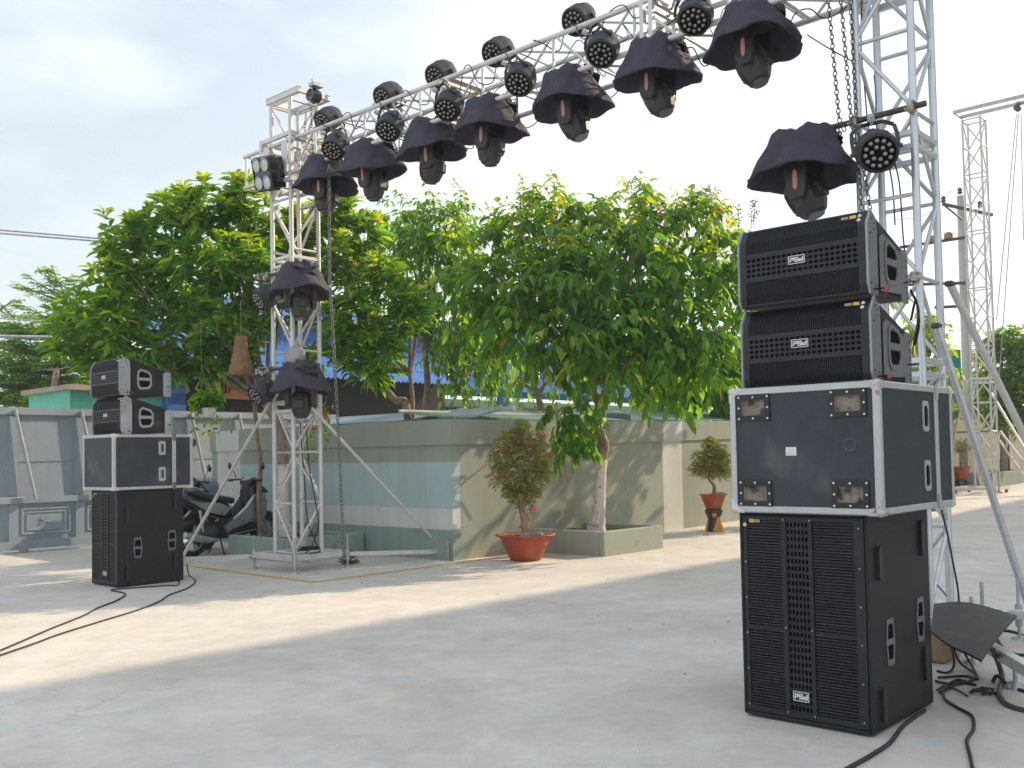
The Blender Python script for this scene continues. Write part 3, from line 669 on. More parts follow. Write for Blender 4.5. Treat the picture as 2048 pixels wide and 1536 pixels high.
def flight_case(label, X, Y, Z, W, D, H, dishes=True, side=PLYN, frontm=PLY, wheels=False):
    t = thing('flight_case', label, 'flight case', (X, Y, Z), 'flight cases between the speakers')
    b = MB(); b.box((X+D/2, Y+W/2, Z+H/2), (D-.03, W-.03, H-.03), 0)
    # panels
    b.build('core', BLK, t)
    f = MB()
    if dishes:
        # front panel built round the four wheel dishes so they are real recesses
        us = [0, .075, .205, .58, .72, W]; dz = [0, .055, .175, H-.175, H-.055, H]
        us = [.03, .075, .215, W-.235, W-.095, W-.03]
        dz = [.03, .062, .145, H-.150, H-.066, H-.03]
        for i in range(5):
            for j in range(5):
                if i in (1, 3) and j in (1, 3): continue
                u0_, u1_, v0, v1 = us[i], us[i+1], dz[j], dz[j+1]
                f.add([(X+.004, Y+W-u0_, Z+v0), (X+.004, Y+W-u1_, Z+v0), (X+.004, Y+W-u1_, Z+v1), (X+.004, Y+W-u0_, Z+v1)], [(0, 1, 2, 3)])
    else: f.box((X+.008, Y+W/2, Z+H/2), (.008, W-.05, H-.05))
    f.build('front_panel', frontm, t)
    s = MB(); s.box((X+D/2, Y+.008, Z+H/2), (D-.05, .008, H-.05)); s.box((X+D/2, Y+W-.008, Z+H/2), (D-.05, .008, H-.05)); s.box((X+D/2, Y+W/2, Z+H-.008), (D-.05, W-.05, .008)); s.build('side_panel', side, t)
    # L-profiles on the 12 edges
    e = MB(); k = .034; th = .010
    for z in (Z, Z+H):
        sz = 1 if z > Z else -1; zz = z-sz*th/2
        for y in (Y, Y+W):
            sy = 1 if y > Y else -1
            e.box((X+D/2, y-sy*(k/2-.001), zz+sz*.002), (D, k, th), bev=.003); e.box((X+D/2, y-sy*(th/2-.003), z-sz*k/2), (D, th, k), bev=.003)
        for x in (X, X+D):
            sx = 1 if x > X else -1
            e.box((x-sx*(k/2-.001), Y+W/2, zz+sz*.0035), (k, W, th), bev=.003); e.box((x-sx*(th/2-.004), Y+W/2, z-sz*k/2), (th, W, k), bev=.003)
    for x in (X, X+D):
        sx = 1 if x > X else -1
        for y in (Y, Y+W):
            sy = 1 if y > Y else -1
            e.box((x-sx*(th/2-.0045), y-sy*k/2, Z+H/2), (th, k, H-.02), bev=.003); e.box((x-sx*k/2, y-sy*(th/2-.0035), Z+H/2), (k, th, H-.02), bev=.003)
    # lid seam
    xs = X+D*.755
    for y in (Y+.0005, Y+W-.0005): e.box((xs, y, Z+H/2), (.05, .012, H-.02), bev=.003)
    e.box((xs, Y+W/2, Z+H-.0005), (.05, W-.02, .012), bev=.003)
    e.build('edge_profile', EXT, t)
    # ball corners: ball plus three clover plates
    for x in (X, X+D):
        for y in (Y, Y+W):
            for z in (Z, Z+H):
                sx = 1 if x > X else -1; sy = 1 if y > Y else -1; sz = 1 if z > Z else -1
                c = MB(); r_ = .026; cc = V((x-sx*.014, y-sy*.014, z-sz*.014))
                c.lathe([(r_*sin(a*pi/8)+1e-4, -r_*cos(a*pi/8)) for a in range(9)], cc, 14)
                def clover(ax):
                    pl = []
                    for q in range(14):
                        a = q/13*pi/2; rad = .056+.011*cos(4*a*1.0)*1.0+.008*cos(8*a); pl.append((rad*cos(a), rad*sin(a)))
                    pl = [(0, 0)]+pl
                    if ax == 0: c.prism(pl, .0, .006, lambda u, v, h: V((x+sx*h, y-sy*u, z-sz*v)))
                    if ax == 1: c.prism(pl, .0, .006, lambda u, v, h: V((x-sx*u, y+sy*h, z-sz*v)))
                    if ax == 2: c.prism(pl, .0, .006, lambda u, v, h: V((x-sx*u, y-sy*v, z+sz*h)))
                for ax in (0, 1, 2): clover(ax)
                c.build('ball_corner', RUSTED if (dishes and sx < 0 and sy < 0) else ALUW, t)
    if dishes:
        for i, j in ((1, 1), (1, 3), (3, 1), (3, 3)):
            u0_, u1_, v0, v1 = us[i], us[i+1], dz[j], dz[j+1]
            d = MB(); P = [(u0_-.03, v0-.03), (u1_+.03, v0-.03), (u1_+.03, v1+.03), (u0_-.03, v1+.03)]; Q = [(u0_, v0), (u1_, v0), (u1_, v1), (u0_, v1)]
            fr = lambda u, v, h: V((X-h, Y+W-u, Z+v))
            for a_ in range(4):
                b_ = (a_+1) % 4; d.prism([P[a_], P[b_], Q[b_], Q[a_]], -.003, .005, fr)
            o = d.build('wheel_dish', BLK, t)
            r_ = MB(); dep = .012
            r_.add([fr(*q, .003) for q in Q]+[fr(q[0]*.9+(u0_+u1_)/2*.1, q[1]*.9+(v0+v1)/2*.1, -dep) for q in Q], [(4, 5, 6, 7), (0, 1, 5, 4), (1, 2, 6, 5), (2, 3, 7, 6), (3, 0, 4, 7)])
            r_.build('recess', DISH, o)
            s_ = MB()
            for p in P:
                for q in ((p[0]*.88+(u0_+u1_)/2*.12, p[1]*.84+(v0+v1)/2*.16),): s_.lathe([(.0075, 0), (.006, .004), (.001, .0055)], fr(*q, .005), 8, rot=Matrix.Rotation(R(-90), 3, 'Y'))
            for q in (((u0_+u1_)/2, v0-.017), ((u0_+u1_)/2, v1+.017), (u0_-.017, (v0+v1)/2), (u1_+.017, (v0+v1)/2)): s_.lathe([(.0075, 0), (.006, .004), (.001, .0055)], fr(*q, .005), 8, rot=Matrix.Rotation(R(-90), 3, 'Y'))
            s_.build('rivets', CHROME, o)
        g = MB(); g.box((X+.001, Y+W-.365, Z+H/2-.01), (.003, .062, .046)); lb = g.build('paper_label', WHT, t)
        g = MB()
        for k_, (dy, dz_) in enumerate(((.02, -.008), (.013, -.006), (.006, -.007), (0, -.005), (-.012, -.009))): g.box((X-.001, Y+W-.365+dy, Z+H/2-.012+dz_), (.001, .002, .006), rot=Matrix.Rotation(R(15*k_-20), 3, 'X'))
        g.build('scribble', GREYP, lb)
        g = MB(); fr = lambda u, v, h: V((X-h+.003, Y+W-u, Z+v)); ring = []
        g.lathe([(.028, .0), (.031, .0012), (.034, 0)], fr(W-.165, H*.53, 0), 26, rot=Matrix.Rotation(R(-90), 3, 'Y')); g.build('round_mark', pbr('scuff', (.10, .105, .11), .8, 0, .4, 20), t)
    rv = MB()
    for v in (.33, .66):
        for y in (Y+.018, Y+W-.018): rv.tube([(X-.001, y, Z+H*v), (X-.003, y, Z+H*v)], .005, 8)
    for u in (.36, .68):
        for z in (Z+.018, Z+H-.018): rv.tube([(X-.001, Y+W*u, z), (X-.003, Y+W*u, z)], .005, 8)
    rv.build('rivets', GREYP, t)
    sdf = lambda u, v, h: V((X+u, Y-h, Z+v))
    for v in (H*.27, H*.75):
        u = D*.60; hw, hh = .045, .085; k = MB()
        P = [(u-hw, v-hh+.015), (u-hw+.015, v-hh), (u+hw-.015, v-hh), (u+hw, v-hh+.015), (u+hw, v+hh-.015), (u+hw-.015, v+hh), (u-hw+.015, v+hh), (u-hw, v+hh-.015)]
        Q = [(u+(p[0]-u)*.58, v+(p[1]-v)*.68) for p in P]
        for i in range(8):
            j = (i+1) % 8; k.prism([P[i], P[j], Q[j], Q[i]], -.003, .005, sdf)
        hd = k.build('handle', GALV if dishes else EXT, t)
        q = MB(); q.prism(Q, -.0035, -.002, sdf); q.build('recess', FOAM if dishes else LPL, hd)
        q = MB(); q.box(sdf(u+.006, v, .006), (.018, .012, hh*1.1), bev=.004); q.build('grip', BLK, hd)
    for v in (.03, H-.03):
        l_ = MB(); l_.prism([(D*.755-.02, v-.045), (D*.755+.02, v-.045), (D*.755+.026, v), (D*.755+.02, v+.045), (D*.755-.02, v+.045), (D*.755-.026, v)], .006, .010, sdf); l_.build('latch', GALV if dishes else GREYP, t)
    if wheels:
        for v in (.07, H-.10):
            wv = MB(); wv.tube([(X+D+.055, Y+.12, Z+v), (X+D+.055, Y+.16, Z+v)], .05, 18); wv.box((X+D+.02, Y+.14, Z+v), (.05, .07, .06)); o = wv.build('castor', GREYP, t)
            wv = MB(); wv.tube([(X+D+.055, Y+.115, Z+v), (X+D+.055, Y+.165, Z+v)], .056, 18); 
            wv = MB(); wv.lathe([(.048, 0), (.056, .004), (.056, .03), (.048, .034)], (X+D+.055, Y+.123, Z+v), 20, rot=Matrix.Rotation(R(90), 3, 'X')); wv.build('tyre', pbr('pink_tyre', (.30, .10, .12), .6, 0, .2, 8), o)
    return t
RUSTED = pbr('rusted_corner', (.55, .53, .50), .45, .5, .15, 20, .1, 60, dirt=((.34, .17, .08), .50, 22))

# right stack (nearest the camera)
sub('big black subwoofer with louvred front on the floor at the right, nearest the camera', 5.04, 2.10, .745, .875, 1.155)
flight_case('large scuffed flight case with four wheel dishes and a paper label, on the right subwoofer', 4.965, 1.985, 1.158, .855, 1.08, .688)
line_array('lower line array speaker of the right stack, resting on the scuffed flight case', 5.06, 2.05, 1.85)
line_array('top line array speaker of the right stack, below the big fabric covered lamp', 5.05, 2.05, 2.312)
# left stack
sub('black subwoofer at the bottom of the left stack with a cable trailing from it', 5.52, 11.43, .68, .86, 1.165)
flight_case('flight case with pale edging and castors on its back, on the left subwoofer', 5.44, 11.36, 1.168, .80, 1.03, .665, dishes=False, side=PLY, wheels=True)
line_array('lower line array speaker of the left stack, resting on the flight case with castors', 5.55, 11.36, 1.84, .76, .46, .62, LPL, CAB, LPL)
line_array('top line array speaker of the left stack, under the leafy tree', 5.53, 11.36, 2.305, .76, .46, .62, LPL, CAB, LPL)
for X, Y, Z, n in ((5.60, 2.10, 2.31, 1), (6.15, 11.4, 2.305, 1)):
    pass

#@@PART3
# ------------------------------------------------------------------ towers and truss
def rods(mb, a, b, r=.017, n=7, mi=0): mb.tube([a, b], r, n, mi, cap=False)
def tower(label, X, Y, Z0, H, s=.44, r=.030, rb=.017, bay=.62, joints=(), alu=ALU, beam=True, group=None):
    t = thing('truss_tower', label, 'truss tower', (X+s/2, Y+s/2, Z0), group)
    cs = [(X, Y), (X+s, Y), (X+s, Y+s), (X, Y+s)]
    for x, y in cs: m = MB(); m.tube([(x, y, Z0), (x, y, Z0+H)], r, 14); m.build('leg', alu, t)
    b = MB(); nb = int(H/bay); bay = H/nb
    for f in range(4):
        p, q = V((*cs[f], 0)), V((*cs[(f+1) % 4], 0)); d = (q-p).normalized()*r; p = p+d*.5; q = q-d*.5
        for i in range(nb+1):
            z = min(max(Z0+i*bay, Z0+.03), Z0+H-.03)
            if i % 2 == f % 2 or i in (0, nb): rods(b, (p.x, p.y, z), (q.x, q.y, z), rb)
            if i < nb:
                a_, c_ = (p, q) if (i+f) % 2 == 0 else (q, p)
                rods(b, (a_.x, a_.y, z+.05), (c_.x, c_.y, z+bay-.05), rb)
    b.build('bracing', alu, t)
    for zj in joints:
        for dz in (-.055, .055):
            j = MB()
            for f in range(4):
                p, q = V((*cs[f], Z0+zj+dz)), V((*cs[(f+1) % 4], Z0+zj+dz)); j.lbox(p, q, .05, .045, bev=.004)
            j.build('joint_frame', alu, t)
    return t
s_ = .44; TX = 7.72; LY = 10.97; RY = 2.74
tower('bright aluminium truss tower at the left, standing in front of the painted wall', TX, LY, .22, 6.17, joints=(3.95, 1.98), alu=ALUW)
tower('big aluminium truss tower behind the right speaker stack', TX, RY, .22, 6.5, joints=(3.68, 1.9), alu=ALU)

def base(label, X, Y, S, feet, alu, wheels=False, z=.19):
    t = thing('tower_base', label, 'tower base', (X+S/2, Y+S/2, 0), 'square steel bases under the truss towers')
    m = MB()
    for a, b in (((X, Y), (X+S, Y)), ((X, Y+S), (X+S, Y+S)), ((X, Y+.32*S), (X+S, Y+.32*S)), ((X, Y+.64*S), (X+S, Y+.64*S))): m.lbox((*a, z), (*b, z), .055, .075, bev=.004)
    for a, b in (((X, Y), (X, Y+S)), ((X+S, Y), (X+S, Y+S))): m.lbox((a[0], a[1]-.03, z+.003), (b[0], b[1]+.03, z+.003), .055, .078, bev=.004)
    m.build('frame', alu, t)
    for x, y in feet:
        f = MB(); f.tube([(x, y, .012), (x, y, .46)], .013, 8); f.tube([(x, y, .10), (x, y, .27)], .028, 10); f.lathe([(.001, .03), (.03, .028), (.055, .012), (.06, 0)], (x, y, 0), 16); f.build('jack_foot', GALV, t)
    return t
base('square steel base under the left truss tower with a coil of cable on it', 7.63, 10.90, .86, ((7.63, 10.84), (7.66, 11.83), (8.50, 10.84), (8.52, 11.83)), ALUW)
base('square steel base under the right truss tower, partly under the rubber mat', 7.2, 2.35, 1.05, ((7.2, 2.28), (8.3, 2.28), (7.15, 3.45), (8.3, 3.45)), ALU)

# sleeve blocks joining the horizontal truss to the towers
ZB, ZT = 5.33, 5.77
def sleeve(label, Y0, Y1, alu):
    t = thing('sleeve_block', label, 'truss sleeve', (TX, (Y0+Y1)/2, ZB-.08), 'sleeve blocks round the towers')
    X0, X1 = TX-.075, TX+s_+.075; m = MB()
    for z in (ZB-.09, ZT+.09):
        for y in (Y0, Y1): m.lbox((X0, y, z), (X1, y, z), .05, .05)
        for x in (X0, X1): m.lbox((x, Y0, z), (x, Y1, z), .05, .05)
    for x in (X0, X1):
        for y in (Y0, Y1): m.lbox((x, y, ZB-.12), (x, y, ZT+.12), .055, .055)
    m.build('frame', alu, t)
    p = MB()
    for y in (Y0+.13, Y1-.13): p = MB(); p.box((X0-.02, y, (ZB+ZT)/2), (.012, .13, ZT-ZB), bev=.01); p.build('roller_plate', alu, t)
    for dx in (-.1, .12): p = MB(); p.box(((X0+X1)/2+dx, Y0-.028, (ZB+ZT)/2), (.13, .012, ZT-ZB), bev=.01); p.build('roller_plate', alu, t)
    return t
sleeve('sleeve block of bright aluminium round the left truss tower', LY-.12, LY+s_+.12, ALUW)
sleeve('sleeve block round the right truss tower at the top edge of the frame', RY-.12, RY+s_+.12, ALU)

def htruss():
    t = thing('horizontal_truss', 'long horizontal lighting truss spanning between the two towers', 'truss', (TX+s_/2, 7, ZB))
    X0, X1 = TX-.0, TX+s_+.0; Ya, Yb = RY-.5, LY+1.02
    segs = ((RY+s_+.1, LY-.13),)
    for x in (X0, X1):
        for z in (ZB, ZT):
            dx = (-.06 if x == X0 else .06)
            m = MB(); m.tube([(x+dx, Ya, z), (x+dx, Yb, z)], .027, 12); m.build('chord', ALUW, t)
    X0 -= .06; X1 += .06
    b = MB(); y0, y1 = segs[0]; n = 15; dy = (y1-y0)/n
    for i in range(n+1):
        y = y0+i*dy
        for x in (X0, X1):
            if i % 2 == 0: rods(b, (x, y, ZB), (x, y, ZT), .015)
            if i < n: rods(b, (x, y+.03, ZB if i % 2 else ZT), (x, y+dy-.03, ZT if i % 2 else ZB), .014)
        for z in (ZB, ZT):
            if i % 2 == 1: rods(b, (X0, y, z), (X1, y, z), .014)
            if i < n: rods(b, (X0 if i % 2 else X1, y, z), (X1 if i % 2 else X0, y+dy, z), .013)
    for ya in (LY+s_+.18, LY+.98, RY-.45):
        rods(b, (X0, ya, ZB), (X0, ya, ZT), .015); rods(b, (X1, ya, ZB), (X1, ya, ZT), .015); rods(b, (X0, ya, ZB), (X1, ya, ZB), .015); rods(b, (X0, ya, ZT), (X1, ya, ZT), .015)
    b.build('bracing', ALUW, t)
    for yj in (5.15, 7.9):
        for dd in (-.05, .05):
            j = MB()
            for z in (ZB, ZT): j.lbox((X0, yj+dd, z), (X1, yj+dd, z), .045, .05)
            for x in (X0, X1): j.lbox((x, yj+dd, ZB), (x, yj+dd, ZT), .045, .05)
            j.build('joint_frame', ALUW, t)
htruss()

def top_beam(label, Y0, X0, X1, Y1, z, alu, mat_h=BLK):
    t = thing('top_beam', label, 'steel beam', (X0, Y0, z))
    m = MB()
    for x in (X0, X1):
        m.box((x, (Y0+Y1)/2, z+.035), (.06, Y1-Y0, .012)); m.box((x, (Y0+Y1)/2, z-.035), (.06, Y1-Y0, .012)); m.box((x-.02, (Y0+Y1)/2, z), (.008, Y1-Y0, .06))
    for y in (Y0+.04, Y1-.03): m.lbox((X0, y, z), (X1, y, z), .05, .07)
    m.build('channel', alu, t)
    return t
top_beam('cantilever channel beam crowning the left truss tower', LY-.26, TX-.02, TX+s_+.02, LY+s_+.06, 6.43, ALUW)

# chains and hoists
def chain(mb, pts, r=.0045, L_=.052):
    pts = [V(p) for p in pts]; seg = [(b-a).length for a, b in zip(pts[:-1], pts[1:])]; tot = sum(seg); n = max(2, int(tot/(L_*.78)))
    for i in range(n):
        d = (i+.5)/n*tot; k = 0
        while k < len(seg)-1 and d > seg[k]: d -= seg[k]; k += 1
        a, b = pts[k], pts[k+1]; t = (b-a).normalized(); c = a+t*min(d, seg[k]); x = V((0, 1, 0)) if abs(t.y) < .9 else V((1, 0, 0))
        s1 = t.cross(x).normalized(); s2 = t.cross(s1); u = s1 if i % 2 else s2
        lp = [c+t*(cos(q*pi/4)*L_/2)+u*(sin(q*pi/4)*L_*.30) for q in range(9)]
        mb.tube(lp, r, 4, cap=False)
def hang(px, py, X): return atX(px, py, X)
c = MB(); a = atX(1655, -20, 7.62); chain(c, [a, atX(1678, 238, 7.45), atX(1690, 262, 7.45)]); single(c, 'chain', STEEL, 'leftmost steel chain hanging down beside the right tower toward the covered lamp', 'chain', 'steel chains at the right tower')
c = MB(); chain(c, [atX(1680, -20, 7.60), atX(1702, 235, 7.5), atX(1717, 330, 7.5), atX(1723, 420, 7.5)]); single(c, 'chain', STEEL, 'second steel chain, running down behind the right covered lamp to the speaker top', 'chain', 'steel chains at the right tower')
c = MB(); chain(c, [atX(1700, -20, 7.66), atX(1713, 240, 7.66), atX(1740, 420, 7.62)]); single(c, 'chain', STEEL, 'third steel chain hugging the near leg of the right tower', 'chain', 'steel chains at the right tower')
c = MB(); chain(c, [atX(658, 330, 7.6), atX(659, 560, 7.6), atX(668, 700, 7.6), atX(676, 850, 7.6), atX(688, 1118, 7.6)], .0085, .065); single(c, 'chain', DKG, 'long grey chain hanging right of the left tower down to a heap on the ground', 'chain')
c = MB(); chain(c, [atX(612, 225, 7.95), atX(605, 330, 7.95)], .004, .05); single(c, 'chain', STEEL, 'short thin chain under the top of the left tower', 'chain')
c = MB(); chain(c, [atX(622, 215, 7.95), atX(640, 640, 7.95)], .004, .05); single(c, 'chain', STEEL, 'thin chain running down inside the left tower from its top hoist', 'chain')
def pile(cx, cy, n=26, rad=.09, h=.13):
    c = MB()
    for i in range(n):
        a = random.uniform(0, 6.28); q = random.uniform(0, rad); p = V((cx+q*cos(a), cy+q*sin(a), random.uniform(.01, h*(1-q/rad*.7))))
        d = V((random.uniform(-1, 1), random.uniform(-1, 1), random.uniform(-.4, .4))).normalized(); e = d.cross(V((.2, .3, 1))).normalized()
        c.tube([p+d*(cos(k*pi/4)*.032)+e*(sin(k*pi/4)*.018) for k in range(9)], .006, 4, cap=False)
    return c
p = G(698, 1128); single(pile(p.x, p.y, 90, .13, .22), 'chain_heap', DKG, 'heap of grey chain on the ground beside the left tower base', 'chain heap')
def hoist(label, p):
    t = thing('chain_hoist', label, 'hoist', p, 'chain hoists')
    m = MB(); m.tube([p+V((-.07, 0, 0)), p+V((.07, 0, 0))], .085, 16); m.box(p, (.10, .10, .20), bev=.03); m.build('body', BPNT if 'left' in label else STEEL, t)
    m = MB(); m.tube([p+V((0, 0, .09)), p+V((0, 0, .17)), p+V((0, .03, .20)), p+V((0, .03, .24))], .012, 6); m.build('hook', GALV, t)
    m = MB(); m.box(p+V((0, -.05, .13)), (.16, .12, .05)); m.build('trolley', GALV, t)
    return t
hoist('small black chain hoist hanging from the beam on top of the left tower', atX(628, 192, 7.85))

# pipes, clamps and braces
def clamp(p, par):
    m = MB(); m.box(p, (.075, .055, .085), bev=.012); m.tube([V(p)+V((-.06, -.03, .03)), V(p)+V((.06, -.03, .03))], .010, 6); m.tube([V(p)+V((-.05, .03, -.02)), V(p)+V((.05, .03, -.02))], .010, 6)
    m.build('clamp', RUST, par)
def pipe(label, a, b, clamps, mat=STEEL, r=.024):
    t = thing('scaffold_pipe', label, 'pipe', a, 'steel pipes clamped across the towers')
    m = MB(); m.tube([a, b], r, 12); m.build('tube', mat, t)
    for c_ in clamps: clamp(V(a).lerp(V(b), c_), t)
    return t
zR = 4.13; XP = TX-.07
pR = pipe('dark horizontal pipe carrying the covered lamp on the right tower', (XP, 2.62, zR), (XP, 3.85, zR-.01), (.09, .46))
pL1 = pipe('rusty upper pipe clamped across the left tower carrying a covered lamp', (XP, 10.30, 3.98), (XP, 11.66, 4.02), (.5, .82, .97))
pL2 = pipe('rusty lower pipe clamped across the left tower, below the grey bag', (XP, 10.30, 2.70), (XP, 11.66, 2.73), (.5, .82, .97))
a = atX(1835, 552, 7.62); pipe('short pipe stub clamped to the right tower behind the speakers', (XP, a.y+.35, a.z), (XP, a.y-.02, a.z), (.85,), GALV, .026)
def brace(label, a, b, r=.030, mat=ALU, foot=None):
    t = thing('diagonal_brace', label, 'brace', b, 'diagonal braces of the towers')
    m = MB(); m.tube([a, b], r, 12); m.build('tube', mat, t)
    m = MB(); d = (V(b)-V(a)).normalized(); m.box(a, (.085, .065, .045), bev=.012); m.tube([V(a)+V((-.07, 0, 0)), V(a)+V((.07, 0, 0))], .010, 6); m.build('clamp', STEEL, t)
    return t
A = V((TX-.02, 10.93, 2.30)); B = atX(883, 1098, 9.2)
brace('pale brace from the left tower down to the right, before the painted wall', (TX+.1, 10.92, 2.33), G(884, 1097, .14), .024, ALUW)
gB = atY(375, 1010, 12.2)
brace('pale brace from the left tower down to the left behind the speaker stack', (TX-.02, 11.46, 2.30), V((7.25, 13.05, .10)), .024, ALUW)
a1 = atX(1873, 652, 7.68); b1 = G(2110, 1290)
brace('thick scuffed brace from the right tower down past the flight case', a1, a1.lerp(atY(2048, 1185, a1.y-.30), 1.22), .030, ALU)
a2 = atX(1900, 568, 7.9); b2 = atY(2048, 870, 2.45)
brace('square section brace leaning from the right tower to the right edge', a2, b2+(b2-a2)*.9, .030, ALUW)
# strut lying from left base to the wall corner, and a screw jack
t = thing('floor_strut', 'low steel strut from the left tower base toward the corner of the wall', 'strut', (8.6, 10.9, 0))
m = MB(); m.lbox((8.58, 10.93, .17), G(884, 1103, .11), .05, .06, bev=.005); m.build('beam', ALUW, t)
p = G(896, 1122); m = MB(); m.tube([p, p+V((0, 0, .28))], .012, 8); m.tube([p+V((0, 0, .05)), p+V((0, 0, .2))], .022, 8); m.lathe([(.001, .02), (.05, .01), (.05, 0)], p, 14); m.box(p+V((0, 0, .27)), (.05, .05, .05)); m.build('jack_foot', RUST, t)
t = thing('floor_strut', 'long steel strut lying along the kerb between the two left bases', 'strut', (7.3, 12.2, 0))
m = MB(); m.lbox((6.6, 12.6, .09), (7.64, 11.93, .16), .05, .05); m.lbox((6.9, 14.0, .05), (9.7, 12.2, .05), .04, .04); m.build('beam', ALUW, t)
# outrigger beams right
t = thing('outrigger_beam', 'near grey outrigger beam running off the right edge beside the rubber mat', 'beam', (7, 2.2, 0), 'outriggers of the right tower base')
m = MB(); m.lbox((7.22, 2.33, .20), G(2110, 1372, .20), .07, .07, bev=.005); m.build('tube', ALUW, t)
q = G(2030, 1345, .1); m = MB(); m.tube([(q.x, q.y, 0), (q.x, q.y, .17)], .014, 8); m.lathe([(.001, .05), (.05, .04), (.055, 0)], (q.x, q.y, 0), 14); m.build('jack_foot', GALV, t)
t = thing('outrigger_beam', 'far grey outrigger beam seen behind the rubber mat at the right edge', 'beam', (8.3, 2.3, 0), 'outriggers of the right tower base')
m = MB(); m.lbox((8.28, 2.4, .20), G(2120, 1238, .20), .07, .07, bev=.005); m.build('tube', ALUW, t)
q = G(1966, 1250, .05); m = MB(); m.tube([(q.x, q.y, 0), (q.x, q.y, .40)], .016, 8); m.build('jack_screw', GALV, t)

# ------------------------------------------------------------------ lamps
def yaw_to_cam(): return math.atan2(-rr.y, -rr.x)
def moving_head(seed, variant=0):
    rs = random.Random(seed); ph = rs.uniform(0, 6); pinch = rs.uniform(.9, 1.5)
    t = thing('moving_head_lamp', None, None)
    # fabric cover: skirted cone, gathered at the top round the base
    c = MB(); n = 72
    kx = [rs.uniform(.6, 1.4) for _ in range(6)]; tilt = rs.uniform(-.10, .10)
    prof = [(.09, .030), (.18, .035), (.232, .00), (.262, -.045), (.292, -.095), (.322, -.15), (.356, -.21), (.392, -.27), (.424, -.335), (.434, -.352), (.428, -.360), (.414, -.35), (.37, -.27), (.30, -.18), (.22, -.10)]
    def fn(a, tt):
        fold = min(1, max(0, tt*1.55))
        d = 1+.022*fold*sin(5*a+ph)*kx[0]+.030*fold*sin(3*a+ph*2)*kx[1]-.050*fold*(1-abs(sin(3.5*a+ph+1.6*tt)))**3*kx[2]-.035*(1-abs(sin(5.5*a-ph+3*tt)))**4*kx[3]+.012*sin(13*a+ph*3+9*tt)*kx[4]
        nk = math.exp(-((((a-(5.35+pinch)+pi) % (2*pi))-pi)/.30)**2)       # pulled-in gap on one side, deepest near the top
        d -= nk*(.28+.2*kx[3]*.8)*max(0, 1-tt*1.2)
        return d
    vs = []; fs = []; k = len(prof)
    for i, (r_, z) in enumerate(prof):
        tt = min(1, i/9) if i <= 9 else 1-(i-9)/8
        for j in range(n):
            a = 2*pi*j/n; q = r_*fn(a, tt)
            sq = 1/max(abs(cos(a)), abs(sin(a))); q *= 1+(sq-1)*.42*max(0, 1-tt*1.5)     # square-ish on top, round below
            zz = z+.014*sin(9*a+ph*2+14*tt)*(1-tt)+tt*(.020*sin(2*a+ph)+.012*sin(5*a+ph*1.7)+.35*tilt*cos(a+ph)+.03*max(0, sin(2*a+ph*3))**3)+(.02*sin(4*a+ph) if tt < .35 else 0)
            if tt > .15 and tt < .95: q += .010*sin(7*a+ph+z*22)*kx[5]; 
            vs.append((q*cos(a), q*sin(a)*.97, zz))
    for i in range(k-1):
        for j in range(n): a_ = i*n+j; b_ = i*n+(j+1) % n; fs.append((a_, b_, b_+n, a_+n))
    c.add(vs, fs, 0, True)
    # loose flap of cloth thrown over the pinch
    nf = 9; fl = []
    for i in range(nf):
        for j in range(nf):
            u, v = i/(nf-1), j/(nf-1); a = 5.35+pinch-.62+1.1*u
            rad = .15+.15*v+.02*sin(9*u+ph)+.02*sin(7*v+ph); fl.append((rad*cos(a), rad*sin(a), .055-.20*v*v*(.5+u*.6)+.018*sin(11*u+5*v+ph)))
    c.add(fl, [(i*nf+j, (i+1)*nf+j, (i+1)*nf+j+1, i*nf+j+1) for i in range(nf-1) for j in range(nf-1)], 0, True)
    c.build('rain_cover', CLOTH, t, True)
    b = MB(); b.box((0, 0, -.10), (.34, .28, .16), bev=.03); b.build('base_box', HEADM, t, True)
    k_ = MB()
    for q in range(5):
        aa = 5.0+pinch+q*.16; k_.tube([(.20*cos(aa), .20*sin(aa), -.02), (.29*cos(aa+.1), .29*sin(aa+.1), .01-.03*q), (.27*cos(aa+.3), .27*sin(aa+.3), -.10), (.20*cos(aa+.35), .20*sin(aa+.35), -.13)], .008, 5)
    k_.build('cable_tangle', RUB, t, True)
    for sgn in (-1, 1):
        a = MB(); a.prism([(-.075, -.50), (-.05, -.55), (.05, -.55), (.075, -.50), (.09, -.20), (.08, -.12), (-.08, -.12), (-.09, -.20)], 0, .055, lambda u, v, h: V((u, sgn*(.145+h), v)))
        ar = a.build('yoke_arm', HEADM, t, True)
        s1 = MB(); pts = [(.020*cos(q*pi/8), .085*(1 if sin(q*pi/8) > 0 else -1)*(abs(sin(q*pi/8))**.5)-.40) for q in range(16)]
        s1.prism(pts, .0, .0015, lambda u, v, h: V((u*1.0, sgn*(.2005+h), v))); st = s1.build('orange_outline', ORG, ar, True)
        s1 = MB(); s1.prism([(u*.72, (v+.40)*.86-.40) for u, v in pts], .0012, .0028, lambda u, v, h: V((u, sgn*(.2005+h), v))); s1.build('label_strip', PNK, ar, True)
    # the same strip on the face toward the yard
    hd = MB(); tlt = Matrix.Rotation(R(variant), 3, 'Y')
    pr = [(.001, -.19), (.075, -.19), (.095, -.175), (.128, -.10), (.137, -.02), (.137, .06), (.12, .12), (.07, .15), (.001, .155)]
    vs = []; fs = []; n = 10; k = len(pr)
    for i, (r_, z) in enumerate(pr):
        for j in range(n):
            an = 2*pi*(j+.5)/n; p = tlt @ V((r_*1.08*cos(an), r_*sin(an), z)); vs.append((p.x, p.y, p.z-.49))
    for i in range(k-1):
        for j in range(n): a_ = i*n+j; b_ = i*n+(j+1) % n; fs.append((a_, b_, b_+n, a_+n))
    hd.add(vs, fs); ho = hd.build('lamp_head', HEADM, t, True)
